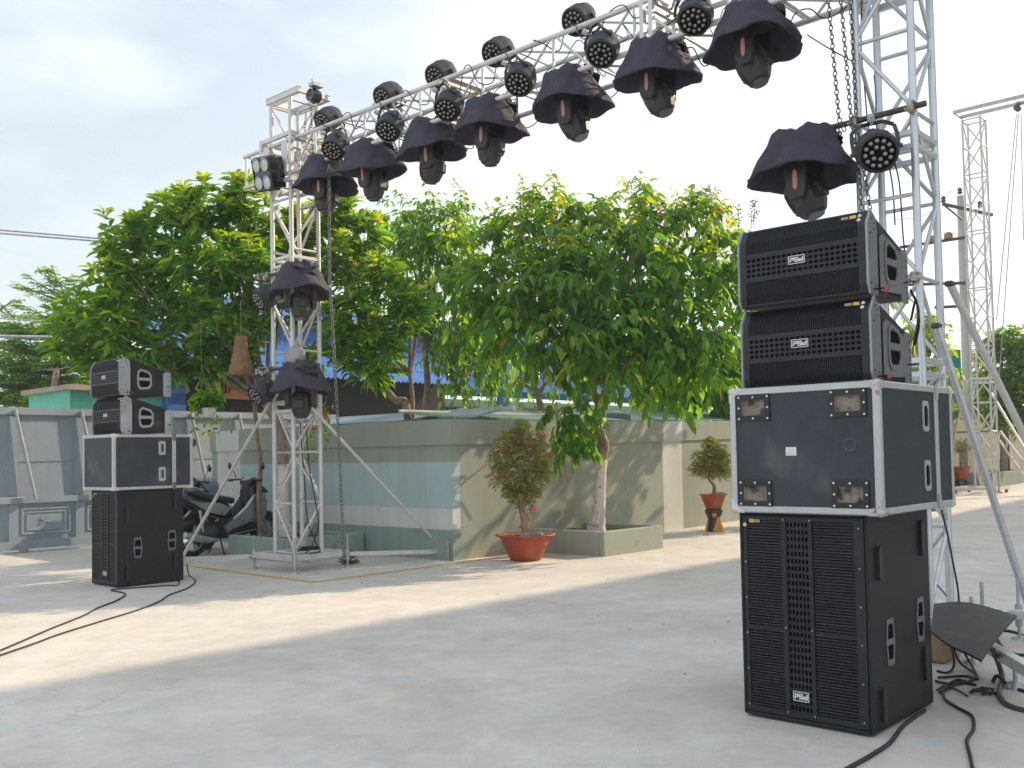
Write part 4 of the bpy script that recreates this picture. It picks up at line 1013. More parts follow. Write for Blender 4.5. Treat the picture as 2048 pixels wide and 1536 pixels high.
    ln = MB(); p0 = tlt @ V((0, 0, -.185)); p1 = tlt @ V((0, 0, -.205)); ln.tube([p0+V((0, 0, -.49)), p1+V((0, 0, -.49))], .072, 20); ln.build('lens', GLASS, ho, True)
    mk = MB(); c0 = tlt @ V((-.118, -.03, -.125)); mk.box(c0+V((0, 0, -.49)), (.012, .045, .018), rot=tlt @ Matrix.Rotation(R(20), 3, 'Y')); mk.build('maker_mark', ORG, ho, True)
    bx = MB(); p = tlt @ V((.13, 0, -.02)); bx.box(p+V((0, 0, -.49)), (.06, .14, .12), rot=tlt, bev=.015); bx.build('vent_box', HEADM, ho, True)
    return t
HG = 'fabric covered moving head lamps'
ords = ['first', 'second', 'third', 'fourth', 'fifth', 'sixth', 'seventh']
for i, (px, py) in enumerate(((668, 330), (762, 292), (880, 246), (1003, 193), (1163, 140), (1340, 70), (1530, -15))):
    h = moving_head(11+i*3, (4, 0, 8, -3, -24, -26, -20)[i]); p = atX(px, 300, 7.94)
    h.location = (7.80, p.y+.02, 5.39); h.rotation_euler = (R(random.uniform(-4, 4)), R(random.uniform(-4, 4)), R(random.uniform(-8, 8)) + R((-72, -74, -70, -72, -80, -84, -86)[i]))
    tag(h, ords[i]+' covered moving head lamp on the long truss, counted from the left tower', 'stage lamp', HG)
h = moving_head(77, -24); h.location = (XP-.04, 3.60, zR-.04); h.scale = (1.06, 1.06, 1.0); h.rotation_euler = (0, 0, R(-86)); tag(h, 'big fabric covered moving head lamp on the dark pipe just above the right speakers', 'stage lamp', HG)
h = moving_head(91, -6); h.location = (XP-.02, 10.66, 4.02); h.rotation_euler = (0, 0, R(-112)); tag(h, 'purplish covered moving head lamp on the upper pipe of the left tower', 'stage lamp', HG)
h = moving_head(55, 0); h.location = (XP-.02, 10.66, 2.72); h.rotation_euler = (0, 0, R(-138)); tag(h, 'black covered moving head lamp on the lower pipe of the left tower, near head height', 'stage lamp', HG)

def par_lamp(seed):
    """aims along local -Z"""
    rs = random.Random(seed); t = thing('par_lamp', None, None)
    c = MB(); n = 24
    c.lathe([(.128, -.140), (.146, -.142), (.150, -.13), (.148, -.05), (.140, -.045)], n=8*3, fn=lambda a, tt: 1+.012*cos(8*a)); c.build('housing', HEADM, t, True)
    f = MB(); f.tube([(0, 0, -.132), (0, 0, -.122)], .13, 20); f.build('face_plate', FOAM, t, True)
    w_ = MB(); w_.lathe([(.152, -.128), (.156, -.08), (.154, -.035)], n=24, fn=lambda a, tt: 1+.012*sin(5*a)); w_.build('webbing_band', BAND, t, True)
    b = MB(); ph = rs.uniform(0, 6)
    b.lathe([(.154, -.045), (.158, .0), (.150, .06), (.128, .12), (.10, .165), (.06, .19), (.015, .185)], n=40, fn=lambda a, tt: 1+.06*tt*sin(4*a+ph)+.05*tt*sin(7*a+2*ph)+.02*sin(11*a+ph+5*tt)); b.build('cloth_cover', CLOTH, t, True)
    l_ = MB(); sp = [(0.036*0+.048*cos(q*pi/3+.3), .048*sin(q*pi/3+.3)) for q in range(6)]+[(.095*cos(q*pi/6), .095*sin(q*pi/6)) for q in range(12)]
    for x, y in sp: l_.lathe([(.018, -.133), (.0165, -.141), (.010, -.147), (.001, -.149)], (x, y, 0), 10)
    l_.build('lens_cluster', LENSM, t, True)
    y = MB(); pts = [(-.163, 0, -.02), (-.165, .09, .02), (-.155, .15, .07), (-.08, .185, .10), (.08, .185, .10), (.155, .15, .07), (.165, .09, .02), (.163, 0, -.02)]
    for a_, b_ in zip(pts[:-1], pts[1:]): y.lbox(a_, b_, .030, .007, up=(0, 0, 1))
    y.tube([(-.19, 0, -.02), (-.15, 0, -.02)], .018, 8); y.tube([(.19, 0, -.02), (.15, 0, -.02)], .018, 8); y.build('yoke', BPNT, t, True)
    k = MB(); k.box((0, .225, .10), (.05, .06, .05), bev=.01); k.tube([(0, .18, .10), (0, .26, .10)], .012, 8); k.build('clamp', GALV, t, True)
    return t
PG = 'round covered LED lamps'
def aim(o, p, toward_cam, left, down, roll=0.):
    """place a lamp at p aimed by real-world direction: toward the camera side, to the left, down"""
    f_ = V((fw.x, fw.y, 0)).normalized(); d = (-f_*toward_cam - r0*left + V((0, 0, -down))).normalized()
    z = -d; up = V((0, 0, 1)); y = (up - z*up.dot(z)).normalized(); x = y.cross(z)
    m = Matrix((x, y, z)).transposed() @ Matrix.Rotation(roll, 3, 'Z')
    o.location = p; o.rotation_euler = m.to_euler()
for i, (px, py) in enumerate(((658, 243), (778, 190), (883, 140), (998, 85), (1160, 22))):
    q = par_lamp(20+i); p = atX(px, py, 8.05); p.z = 6.07; aim(q, p, .62, .55, .55, R(180)); tag(q, ('leftmost', 'second', 'third', 'fourth', 'fifth')[i]+' round lamp standing on top of the truss, counted from the left', 'stage lamp', PG)
q = par_lamp(26); p = atX(1395, -75, 8.05); p.z = 6.02; aim(q, p, .62, .5, .55, R(180)); tag(q, 'sixth round lamp on top of the truss, cut by the top edge', 'stage lamp', PG)
for i, (px, py) in enumerate(((673, 297), (782, 250), (900, 200), (1043, 145), (1207, 80), (1392, 15))):
    q = par_lamp(40+i); p = atX(px, py, TX-.12); p.z = 5.44; aim(q, p, .60, .28, .72, R(-50)); tag(q, ('first', 'second', 'third', 'fourth', 'fifth', 'sixth')[i]+' round lamp hung on the front of the truss, counted from the left tower', 'stage lamp', PG)
q = par_lamp(60); aim(q, atX(1752, 300, 7.42), .80, .18, .42, R(-8)); tag(q, 'round eighteen lens lamp hanging from the dark pipe at the right tower', 'stage lamp', PG)
q = par_lamp(61); aim(q, V((XP-.10, 11.32, 3.70)), .5, .65, .5, R(8)); tag(q, 'round lamp left of the purplish covered lamp on the left tower', 'stage lamp', PG)
q = par_lamp(62); aim(q, V((XP-.10, 11.42, 2.42)), .55, .6, .5, R(8)); tag(q, 'round lamp left of the black covered lamp, lowest on the left tower', 'stage lamp', PG)

def blinder():
    p = atX(527, 348, 7.45); t = thing('blinder_lamp', 'black four lens blinder lamp at the left end of the truss', 'stage lamp')
    b = MB(); b.box((0, 0, .05), (.40, .46, .14), bev=.02); b.build('housing', BPNT, t, True)
    for x in (-.10, .10):
        for y in (-.115, .115):
            r_ = MB(); r_.lathe([(.088, -.025), (.092, -.035), (.078, -.038), (.07, -.02), (.02, .0)], (x, y, 0), 24); r_.tube([(x, y, -.012), (x, y, -.004)], .03, 14); rf = r_.build('reflector', GALV, t, True)
            g = MB(); g.lathe([(.07, -.03), (.04, -.038), (.001, -.041)], (x, y, 0), 20); g.build('lens', pbr('frosted_lens', (.50, .55, .53), .2, .3, .06, 9), rf, True)
    for x in (-.215, .215): k = MB(); k.box((x, 0, .08), (.02, .40, .22), bev=.01); k.build('bracket', BPNT, t, True)
    k = MB(); k.box((.0, 0, .16), (.34, .40, .08), bev=.02); k.build('back_cover', HEADM, t, True)
    aim(t, p, .60, .62, .22, R(8)); return t
blinder()
# hanging extras
b_ = MB(); p = atX(590, 718, 7.6); pr_ = [(.01, -.17), (.10, -.15), (.15, -.05), (.15, .06), (.10, .15), (.02, .19)]
b_.lathe(pr_, (p.x, p.y, p.z), 24, sx=.8, sy=.9, fn=lambda a, t: 1+.10*sin(3*a+4*t)+.05*sin(8*a+7*t), rot=Matrix.Rotation(R(32), 3, 'X')); single(b_, 'plastic_bag', BAG, 'crumpled grey bag stuffed in the left tower above the lower pipe', 'bag')
t_ = MB(); p = atX(668, 742, 7.6); 
for a in (-40, 10, 60, 120): t_.lbox(p, p+V((0, cos(R(a))*.05, sin(R(a))*.05)), .012, .02)
single(t_, 'blue_tie', pbr('blue_tie', (.25, .45, .75), .6), 'pale blue strip tied round the long grey chain', 'tie')

#@@PART4
# ------------------------------------------------------------------ cables
def cat(a, b, sag, n=8, j=.0):
    a, b = V(a), V(b); return [a.lerp(b, i/n)-V((0, 0, 4*sag*(i/n)*(1-i/n)))+V((random.uniform(-j, j), random.uniform(-j, j), random.uniform(-j, j))) for i in range(n+1)]
def smooth(pts, k=6):
    pts = [V(p) for p in pts]; P = [pts[0]*2-pts[1]]+pts+[pts[-1]*2-pts[-2]]; out = []
    for i in range(1, len(P)-2):
        for q in range(k):
            t = q/k; a, b, c_, d = P[i-1], P[i], P[i+1], P[i+2]
            out.append(.5*((2*b)+(-a+c_)*t+(2*a-5*b+4*c_-d)*t*t+(-a+3*b-3*c_+d)*t**3))
    out.append(pts[-1]); return out
for k, (x, z) in enumerate(((TX-.07, ZT), (TX+.40, ZB+.02))):
    pts = []; y = LY-.2
    while y > 3.4:
        pts += [V((x-.035, y, z+.02)), V((x-.05+.04*random.random(), y-.12, z-.03-.22*random.random())), V((x+.06, y-.25, z-.05-.20*random.random())), V((x+.01, y-.38, z+.02))]; y -= .38+.3*random.random()
    m = MB(); m.tube(smooth(pts, 5), .0062, 5); single(m, 'power_cable', RUB, ('black cable looping along the upper front chord of the truss', 'black cable looping along the rear of the truss')[k], 'cable', 'cables looped along the truss')
pts = []; y = LY-.4
while y > 3.6:
    pts += [V((TX+.1, y, ZT-.05)), V((TX+.25+.1*random.random(), y-.15, ZB+.10*random.random())), V((TX+.12, y-.32, ZB+.18)), V((TX+.3, y-.45, ZT-.1))]; y -= .5+.35*random.random()
m = MB(); m.tube(smooth(pts, 5), .005, 5); single(m, 'signal_cable', RUB, 'thin black cable criss crossing inside the truss', 'cable', 'cables looped along the truss')
def cab(label, pts, r=.008, mat=RUB, group=None, k=6, nm='cable'):
    m = MB(); m.tube(smooth(pts, k), r, 8); return single(m, nm, mat, label, 'cable', group)
zc = .010
gp = lambda x, y, z=zc: G(x, y, z)
cab('thin cable running from the left subwoofer corner to the left edge, farther one', [atY(365, 1120, 11.40), gp(350, 1142, .05), gp(358, 1168), gp(330, 1171), gp(262, 1176), gp(222, 1180), gp(250, 1187), gp(235, 1200), gp(195, 1216), gp(165, 1232), gp(100, 1258), gp(40, 1284), gp(-40, 1318)], .008, RUB, 'cables from the left stack')
cab('thin cable running from behind the left subwoofer to the left edge, nearer one', [atY(374, 1130, 11.6), gp(378, 1150), gp(391, 1162), gp(375, 1176), gp(338, 1190), gp(318, 1203), gp(275, 1220), gp(200, 1243), gp(120, 1268), gp(60, 1290), gp(-40, 1324)], .008, RUB, 'cables from the left stack')
cab('black cable from under the right subwoofer to the bottom edge', [gp(1850, 1420), gp(1808, 1450), gp(1780, 1485), gp(1740, 1512), gp(1690, 1540), gp(1650, 1565)], .011, RUB, 'cables round the right stack')
cab('long black cable snaking on the floor right of the subwoofer down to the bottom edge', [gp(1880, 1385), gp(1920, 1365), gp(1950, 1370), gp(1915, 1360), gp(1888, 1378), gp(1890, 1398), gp(1915, 1415), gp(1944, 1432), gp(1947, 1458), gp(1934, 1480), gp(1940, 1510), gp(1950, 1560)], .009, RUB, 'cables round the right stack')
cab('thick grey cable hanging off the outrigger at the right edge', [G(1985, 1300, .26), gp(1998, 1330, .1), gp(2005, 1360), gp(1998, 1385), gp(2008, 1405), gp(2035, 1418), gp(2080, 1426)], .017, pbr('grey_cable', (.06, .062, .065), .5), 'cables round the right stack')
cab('loop of black cable spread on the floor behind the right subwoofer', [gp(1876, 1355), gp(1930, 1352), gp(1955, 1358), gp(1948, 1340), gp(1925, 1300, .08), G(1912, 1290, .3)], .008, RUB, 'cables round the right stack')
cab('second loop of black cable behind the right subwoofer', [gp(1870, 1362), gp(1905, 1368), gp(1940, 1362), gp(1952, 1350), gp(1920, 1325, .05), G(1905, 1290, .25)], .008, RUB, 'cables round the right stack')
cab('third loop of black cable nearest the wooden crate', [gp(1874, 1342), gp(1895, 1345), gp(1908, 1330, .04), G(1903, 1290, .25)], .008, RUB, 'cables round the right stack')
cab('short black cable with frayed end on the floor behind the right subwoofer', [gp(1874, 1380), gp(1890, 1372), gp(1915, 1380), gp(1935, 1392)], .006, RUB, 'cables round the right stack')
rg = MB(); p = gp(1955, 1388, .0)
for i in range(8):
    a = random.uniform(-.6, .6); q = p+V((random.uniform(-.05, .05), random.uniform(-.04, .04), .012)); e = q+rr*(random.uniform(.04, .12))+V((0, 0, random.uniform(-.005, .015))); rg.tube([q, (q+e)/2+V((0, 0, .012)), e], .009, 5)
single(rg, 'cloth_scrap', RUB, 'small scrap of black cloth on the floor right of the subwoofer', 'scrap')
cab('coiled black cable lying beyond the mat at the right edge', [G(1990, 1270, .03), gp(2010, 1300), gp(2050, 1310), gp(2070, 1290), gp(2040, 1268), gp(2000, 1262), gp(1985, 1285)], .012, RUB, 'cables round the right stack')
cab('black cable leaving the outrigger low at the right edge', [gp(1985, 1365), gp(1995, 1352, .05), gp(2020, 1372), gp(2070, 1390)], .012, RUB, 'cables round the right stack')
# inside the towers
cab('black cable dropping down inside the left tower to its base', [atX(600, 842, 7.95), atX(604, 900, 7.95), atX(609, 960, 7.95), atX(615, 1040, 7.95), atX(632, 1085, 7.95), G(640, 1102, .25), G(620, 1108, .25)], .008)
cab('second black cable dropping down inside the left tower', [atX(612, 845, 7.98), atX(618, 930, 7.98), atX(632, 1010, 7.98), atX(637, 1050, 7.98), atX(625, 1090, 7.98), G(612, 1106, .25)], .008)
cl = MB(); o = V((8.1, 11.15, .255))
for i in range(7): cl.tube([o+V(((.17-.012*i)*cos(q*pi/8)*1.0, (.13-.008*i)*sin(q*pi/8), .012*(i % 4)+.004*sin(q+i))) for q in range(17)], .008, 6)
single(cl, 'cable_coil', RUB, 'coil of black cable lying on the left tower base', 'cable coil')
for k, (x0, x1) in enumerate(((1682, 1726), (1790, 1800))):
    pass
cab('thin dark wire slanting from the last truss lamp to the right tower', [atX(1615, 70, 7.7), atX(1660, 98, 7.7), atX(1715, 128, 7.7)], .005)
cab('thin dark wires running down the inside of the right tower', [atX(1724, -10, 7.9), atX(1722, 90, 7.9), atX(1728, 160, 7.9), atX(1735, 240, 7.9), atX(1745, 300, 7.9)], .006)
cab('black cable pair left strand behind the right round lamp', [atX(1778, 330, 7.9), atX(1786, 380, 7.9), atX(1790, 450, 7.9)], .006)
cab('black cable pair right strand behind the right round lamp', [atX(1788, 320, 7.9), atX(1799, 370, 7.9), atX(1806, 470, 7.9), atX(1812, 520, 7.9)], .006)
cab('blue cord hanging inside the right tower above the pipe', [atX(1748, 150, 8.0), atX(1752, 190, 8.0), atX(1752, 228, 8.0)], .006, BLUEC)
cab('black cable looping behind the two right speakers', [V((5.66, 2.06, 2.40)), V((5.72, 2.04, 2.28)), atY(1828, 690, 2.05), atY(1838, 650, 2.0), atY(1832, 600, 2.05), atY(1822, 640, 2.1)], .007)
cab('black cable falling behind the right flight case to the floor', [atX(1880, 1010, 7.0), atX(1893, 1060, 7.0), atX(1905, 1120, 7.0), atX(1916, 1180, 7.0), atX(1918, 1218, 7.0)], .007)
cab('thin blue cord at the foot of the right tower', [atX(1874, 1170, 7.6), atX(1885, 1182, 7.6), atX(1893, 1192, 7.6)], .007, BLUEC)

# mat, crate, litter
def mat_():
    t = thing('rubber_mat', 'black rubber mat draped over the right tower base, corner pointing at the camera', 'mat', (7, 2.2, 0))
    A, B_, C_, D = G(1868, 1208, .42)+V((0, 0, 0)), G(2034, 1228, .40), G(1962, 1306, .40), G(1862, 1262, .40); n = 14
    top = []
    for i in range(n+1):
        for j in range(n+1):
            u, v = i/n, j/n; p = A*(1-u)*(1-v)+B_*u*(1-v)+C_*u*v+D*(1-u)*v
            p = p+V((0, 0, .03*sin(u*3.0)*(1-v)+.012*sin(5*u+3*v)-.05*u*v*v)); top.append(p)
    m = MB(); N_ = (n+1)**2; bot = [p-V((0, 0, .013)) for p in top]
    q = lambda i, j: i*(n+1)+j
    fs = [(q(i, j), q(i, j+1), q(i+1, j+1), q(i+1, j)) for i in range(n) for j in range(n)]
    m.add(top+bot, fs+[tuple(N_+k for k in f[::-1]) for f in fs]+[(q(i, e), q(i+1, e), N_+q(i+1, e), N_+q(i, e)) for i in range(n) for e in (0, n)]+[(q(e, i), q(e, i+1), N_+q(e, i+1), N_+q(e, i)) for i in range(n) for e in (0, n)])
    m.build('sheet', MATR, t)
    p = G(1890, 1328); t = thing('wooden_crate', 'plywood crate under the rubber mat behind the subwoofer', 'crate', (p.x, p.y, 0))
    m = MB(); m.box((p.x+.16, p.y+.2, .13), (.36, .40, .25), bev=.006); m.build('box', WOOD, t)
    m = MB(); m.box((p.x-.024, p.y+.2, .22), (.012, .42, .035)); m.box((p.x-.024, p.y+.2, .04), (.012, .42, .035)); m.build('batten', WOOD, t)
mat_()
p = G(1456, 1064, .05); m = MB(); m.box((p.x, p.y, gz(p.x)+.012), (.32, .09, .02), bev=.004); single(m, 'tile_scrap', WHT, 'small white scrap lying on the sunlit floor by the plant stand', 'scrap')
p = G(1412, 1068, .05); m = MB(); m.lathe([(.001, .012), (.08, .01), (.10, 0)], (p.x, p.y, gz(p.x)+.001), 9, sy=.4, fn=lambda a, t: 1+.3*sin(3*a)); single(m, 'dry_leaf', pbr('dry_leaf', (.45, .15, .05), .8), 'rusty dry leaf on the floor before the plant stand', 'leaf')
dl = pbr('dry_leaf2', (.18, .12, .07), .9)
bits = MB()
for i in range(60):
    x, y = random.uniform(5.5, 14), random.uniform(1.5, 12)
    s = random.uniform(.006, .016); a = random.uniform(0, 6.28); bits.box((x, y, gz(x)+.004), (s*1.6, s*.5, .006), rot=Matrix.Rotation(a, 3, 'Z'))
tag(bits.build('leaf_litter', dl), 'scattered dry leaf bits on the yard floor', 'litter', kind='stuff')

#@@PART5
# ------------------------------------------------------------------ far truss tower, poles, wires
tower('slender distant truss tower standing in the sunlit yard near the right edge', 27.78, 8.12, .36, 10.0, s=.46, r=.028, rb=.019, bay=.75, joints=(2.9,), alu=ALUW)
top_beam('long channel beam on top of the distant truss tower', 5.2, 27.6, 28.15, 8.75, 10.55, GALV)
t = thing('tower_base', 'wheeled base under the distant truss tower', 'tower base', (27.9, 8.5, .25))
m = MB(); z = gz(27.9)+.14
for a, b in (((27.3, 7.95), (28.5, 7.95)), ((27.3, 9.0), (28.5, 9.0)), ((27.3, 7.95), (27.3, 9.0)), ((28.5, 7.95), (28.5, 9.0)), ((27.3, 8.5), (28.5, 8.5))): m.lbox((*a, z), (*b, z), .07, .08)
m.build('frame', ALUW, t)
for x, y in ((27.35, 8.0), (27.35, 8.95), (28.45, 8.0), (28.45, 8.95)): m = MB(); g = gz(x); m.tube([(x, y-.03, g+.06), (x, y+.03, g+.06)], .06, 14); m.build('castor', TERRA, t)
p = atD(2035, 216, 26.0); hoist('hoist hanging from the beam of the distant tower at the right edge', p)
for i, (a, b) in enumerate((((2033, 228), (1993, 640)), ((2037, 228), (1998, 760)), ((2042, 228), (2047, 480)))):
    m = MB(); m.tube([atD(*a, 26.0), atD(*b, 26.2)], .012, 5); single(m, 'hoist_line', GALV, ('left line hanging from the distant hoist', 'middle line hanging from the distant hoist', 'right line hanging from the distant hoist at the frame edge')[i], 'cable', 'lines of the distant hoist')
for lab, a, b, d1, d2 in (('white brace from the distant tower down to the right edge', (1982, 786), (2110, 1000), 26.6, 24.5), ('pale brace behind the distant tower, leaning left', (1936, 762), (1900, 905), 26.8, 28.5)):
    m = MB(); m.tube([atD(*a, d1), atD(*b, d2)], .035, 8); t = thing('diagonal_brace', lab, 'brace', atD(*b, d2)); m.build('tube', ALUW, t)
t = thing('truss_ladder', 'short leaning piece of ladder truss right of the distant tower', 'truss', atD(2048, 930, 25))
m = MB(); a, b, c_, d_ = atD(2000, 862, 25.5), atD(2075, 962, 25.0), atD(1998, 880, 25.5), atD(2070, 985, 25.0)
for u, v in ((a, b), (c_, d_)): m.tube([u, v], .03, 8)
for k in range(6): m.tube([a.lerp(b, k/5), c_.lerp(d_, k/5)], .018, 6)
m.build('frame', ALUW, t)
t = thing('concrete_block', 'small pale concrete block on the floor left of the distant tower', 'block', G(1920, 965, .25)); p = G(1921, 966, .22)
m = MB(); m.box((p.x, p.y, gz(p.x)+.18), (.5, .5, .40), bev=.02); m.build('body', SAGE, t)
m = MB(); m.box((p.x, p.y, gz(p.x)+.385), (.46, .46, .03), bev=.01); m.build('cap', PWH, t)
p = G(1998, 985, .3); m = MB(); m.tube([p, p+V((0, 0, .55))], .02, 8); m.lathe([(.001, .05), (.07, .04), (.08, 0)], p, 12); single(m, 'screw_jack', RUST, 'rusty screw jack standing upright at the foot of the distant tower', 'jack')

def utility_pole():
    D = 33; p = atD(1928, 600, D); top = atD(1922, 390, D)
    t = thing('utility_pole', 'concrete utility pole with cross arms and insulators behind the right tower', 'utility pole', (p.x, p.y, 0))
    m = MB(); m.tube([(p.x, p.y, 0), (p.x, p.y, top.z)], [.17, .11], 14); m.build('shaft', CONC, t)
    for (x0, y0), (x1, y1) in (((1885, 408), (1985, 430)), ((1800, 495), (1930, 475)), ((1800, 570), (1930, 566)), ((1870, 615), (1930, 612))):
        m = MB(); m.lbox(atD(x0, y0, D-.2), atD(x1, y1, D-.2), .09, .09); m.build('cross_arm', STEEL, t)
    m = MB(); m.tube([atD(1885, 408, D-.2), atD(1925, 440, D-.2)], .03, 6); m.build('cross_arm_stay', STEEL, t)
    for x, y in ((1833, 490), (1864, 485), (1897, 478)):
        m = MB(); q = atD(x, y, D-.3); m.lathe([(.10, 0), (.16, .03), (.12, .07), (.16, .10), (.12, .14), (.15, .17), (.10, .21), (.03, .24)], q, 14); m.build('insulator', pbr('pink_porcelain', (.42, .18, .15), .5), t)
    for x, y in ((1887, 405), (1920, 388), (1960, 415)):
        m = MB(); q = atD(x, y, D-.2); m.lathe([(.05, 0), (.09, .04), (.05, .10), (.09, .14), (.03, .22)], q, 10); m.build('insulator', STEEL, t)
    for i, (a, b, c_) in enumerate((((1887, 400), (1850, 430), (1790, 440)), ((1920, 386), (1900, 384), (1870, 420)), ((1925, 470), (1990, 500), (2110, 470)), ((1925, 560), (2000, 565), (2110, 545)), ((1925, 610), (2000, 610), (2110, 590)))):
        m = MB(); m.tube(smooth([atD(*a, D), atD(*b, D+2), atD(*c_, D+5)]), .014, 5); m.build('line_wire', GALV, t)
utility_pole()
for lab, a, b, r_ in (('upper of two overhead wires crossing the sky at the left edge', (-60, 455), (330, 488), .022), ('lower of two overhead wires crossing the sky at the left edge', (-60, 462), (330, 493), .022), ('thin wire in front of the feathery trees at the left', (-60, 632), (200, 652), .018), ('thick dark cable in front of the feathery trees at the left', (-60, 672), (240, 676), .045)):
    m = MB(); m.tube([atD(*a, 24), atD(*b, 26)], r_, 6); single(m, 'overhead_wire', GALV, lab, 'wire', 'overhead wires at the left')

# ------------------------------------------------------------------ vegetation
LF1 = leafmat('broad_leaf', (.05, .15, .03), (.12, .27, .04), (.30, .40, .05), .55)
LF2 = leafmat('myrtle_leaf', (.05, .145, .035), (.11, .26, .045), (.29, .38, .05), .55)
LF3 = leafmat('feathery_leaf', (.08, .20, .04), (.15, .31, .06), (.28, .42, .08), .5)
LFB = leafmat('small_leaf', (.17, .22, .08), (.28, .32, .13), (.48, .46, .16), .35)
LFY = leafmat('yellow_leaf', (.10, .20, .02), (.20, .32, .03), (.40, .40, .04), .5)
def crown_pts(blobs, D, dens, depth=.8, shell=.45):
    P = []; Nn = []; cs = []
    for b in blobs:
        px, py, r = b[:3]; off = b[3] if len(b) > 3 else 0
        c = np.array(atD(px, py, D+off)); rm = r*(D+off)/F; cs.append((V(c), rm))
        n = int(dens*rm*rm)
        v = rng.normal(size=(n, 3)); v /= np.linalg.norm(v, axis=1, keepdims=True)
        q = rng.uniform(0, 1, n)**shell
        s_ = np.array([1, 1, .95])
        P.append(c+v*(rm*q)[:, None]*s_); Nn.append(v)
    return np.concatenate(P), np.concatenate(Nn), cs
def limbs(par, base, cs, r0_, mat=BARK, fork=None, seed=1, fr=.33):
    rs = random.Random(seed); base = V(base)
    for c_, rm in cs:
        st = fork[rs.randrange(len(fork))] if fork else base
        mid = st.lerp(c_, .5)+V((rs.uniform(-.15, .15), rs.uniform(-.15, .15), .06*(c_-st).length+rs.uniform(-.05, .1)))
        m = MB(); pts = smooth([st, mid, c_], 4); n = len(pts); m.tube(pts, [r0_*(1-.75*i/(n-1)) for i in range(n)], 7)
        for q in range(4):
            e = c_+V((rs.uniform(-1, 1), rs.uniform(-1, 1), rs.uniform(-.6, 1))).normalized()*rm*.8; s0 = pts[int(n*.6)+q % 2]; m.tube([s0, s0.lerp(e, .5)+V((0, 0, .04)), e], [r0_*.35, r0_*.22, r0_*.08], 5)
        m.build('limb', mat, par)
def rosettes(name, P, Nn, mat, par, L_=.22, W_=.075, k=8, spread=1.15, droop=.35):
    n = len(P); ax = Nn*.6+np.array([0, 0, .75])+rng.normal(0, .3, (n, 3)); ax /= np.linalg.norm(ax, axis=1, keepdims=True)
    a = np.cross(ax, rng.normal(size=(n, 3))); a /= np.linalg.norm(a, axis=1, keepdims=True); b = np.cross(ax, a)
    pos = []; dr = []
    for i in range(k):
        th = 2*pi*i/k+rng.normal(0, .2, n); sp = rng.uniform(.55, 1.0, n)*spread
        dr.append(ax*np.cos(sp)[:, None]+(a*np.cos(th)[:, None]+b*np.sin(th)[:, None])*np.sin(sp)[:, None]); pos.append(P+dr[-1]*.015)
    return leaves(name, np.concatenate(pos), np.concatenate(dr), L_, W_, mat, par, droop=droop)
def sprays(name, P, Nn, mat, par, L_=.15, W_=.075, k=6, ln=.32, droop=.5, down=.5):
    n = len(P); ax = Nn*.7+np.array([0, 0, .1])+rng.normal(0, .45, (n, 3)); ax[:, 2] -= down*.3; ax /= np.linalg.norm(ax, axis=1, keepdims=True)
    sd_ = np.cross(ax, np.array([0, 0, 1.])+rng.normal(0, .15, (n, 3))); sd_ /= np.linalg.norm(sd_, axis=1, keepdims=True)
    pos = []; dr = []
    for i in range(k):
        f_ = (i//2+.6)/(k/2); sg = 1 if i % 2 else -1
        if i == k-1: d = ax+np.array([0, 0, -down])
        else: d = ax*.55+sd_*sg*.75+np.array([0, 0, -down])
        pos.append(P+ax*(ln*f_)-np.array([0, 0, 1.])*(.10*f_*f_)); dr.append(d+rng.normal(0, .18, (n, 3)))
    return leaves(name, np.concatenate(pos), np.concatenate(dr), L_, W_, mat, par, droop=droop)
def trunk(par, pts, rad, mat, name='trunk', n=12):
    m = MB(); P = smooth([V(p) for p in pts], 5); k = len(P)
    rs_ = np.interp(np.linspace(0, 1, k), np.linspace(0, 1, len(rad)), rad)
    rs_ = [r_*(1+.07*sin(i*2.3)+random.uniform(-.04, .04)) for i, r_ in enumerate(rs_)]
    m.tube(P, rs_, n); return m.build(name, mat, par)

def sprigs(par, P, Nn, n_, mat, kind, zmin=.25, ln=.42, L_=.16, W_=.07):
    """young shoots that break the outline: a stem with leaf clusters along it"""
    cand = np.where((Nn[:, 2] > zmin) & (P[:, 2] > np.percentile(P[:, 2], 55)))[0]; i_ = rng.choice(cand, n_); m = MB(); PP = []; NN = []
    for i in i_:
        d = V((Nn[i][0]*.6+rng.normal(0, .15), Nn[i][1]*.6+rng.normal(0, .15), .8)).normalized(); l_ = ln*rng.uniform(.5, 1.2); a = V(P[i]); pass
        for k in range(3): PP.append(a+d*l_*(.5+.5*k/2)); NN.append(d)
    PP = np.array(PP); NN = np.array(NN)
    (rosettes if kind else sprays)('shoot_leaves', PP, NN, mat, par, L_, W_, 6)
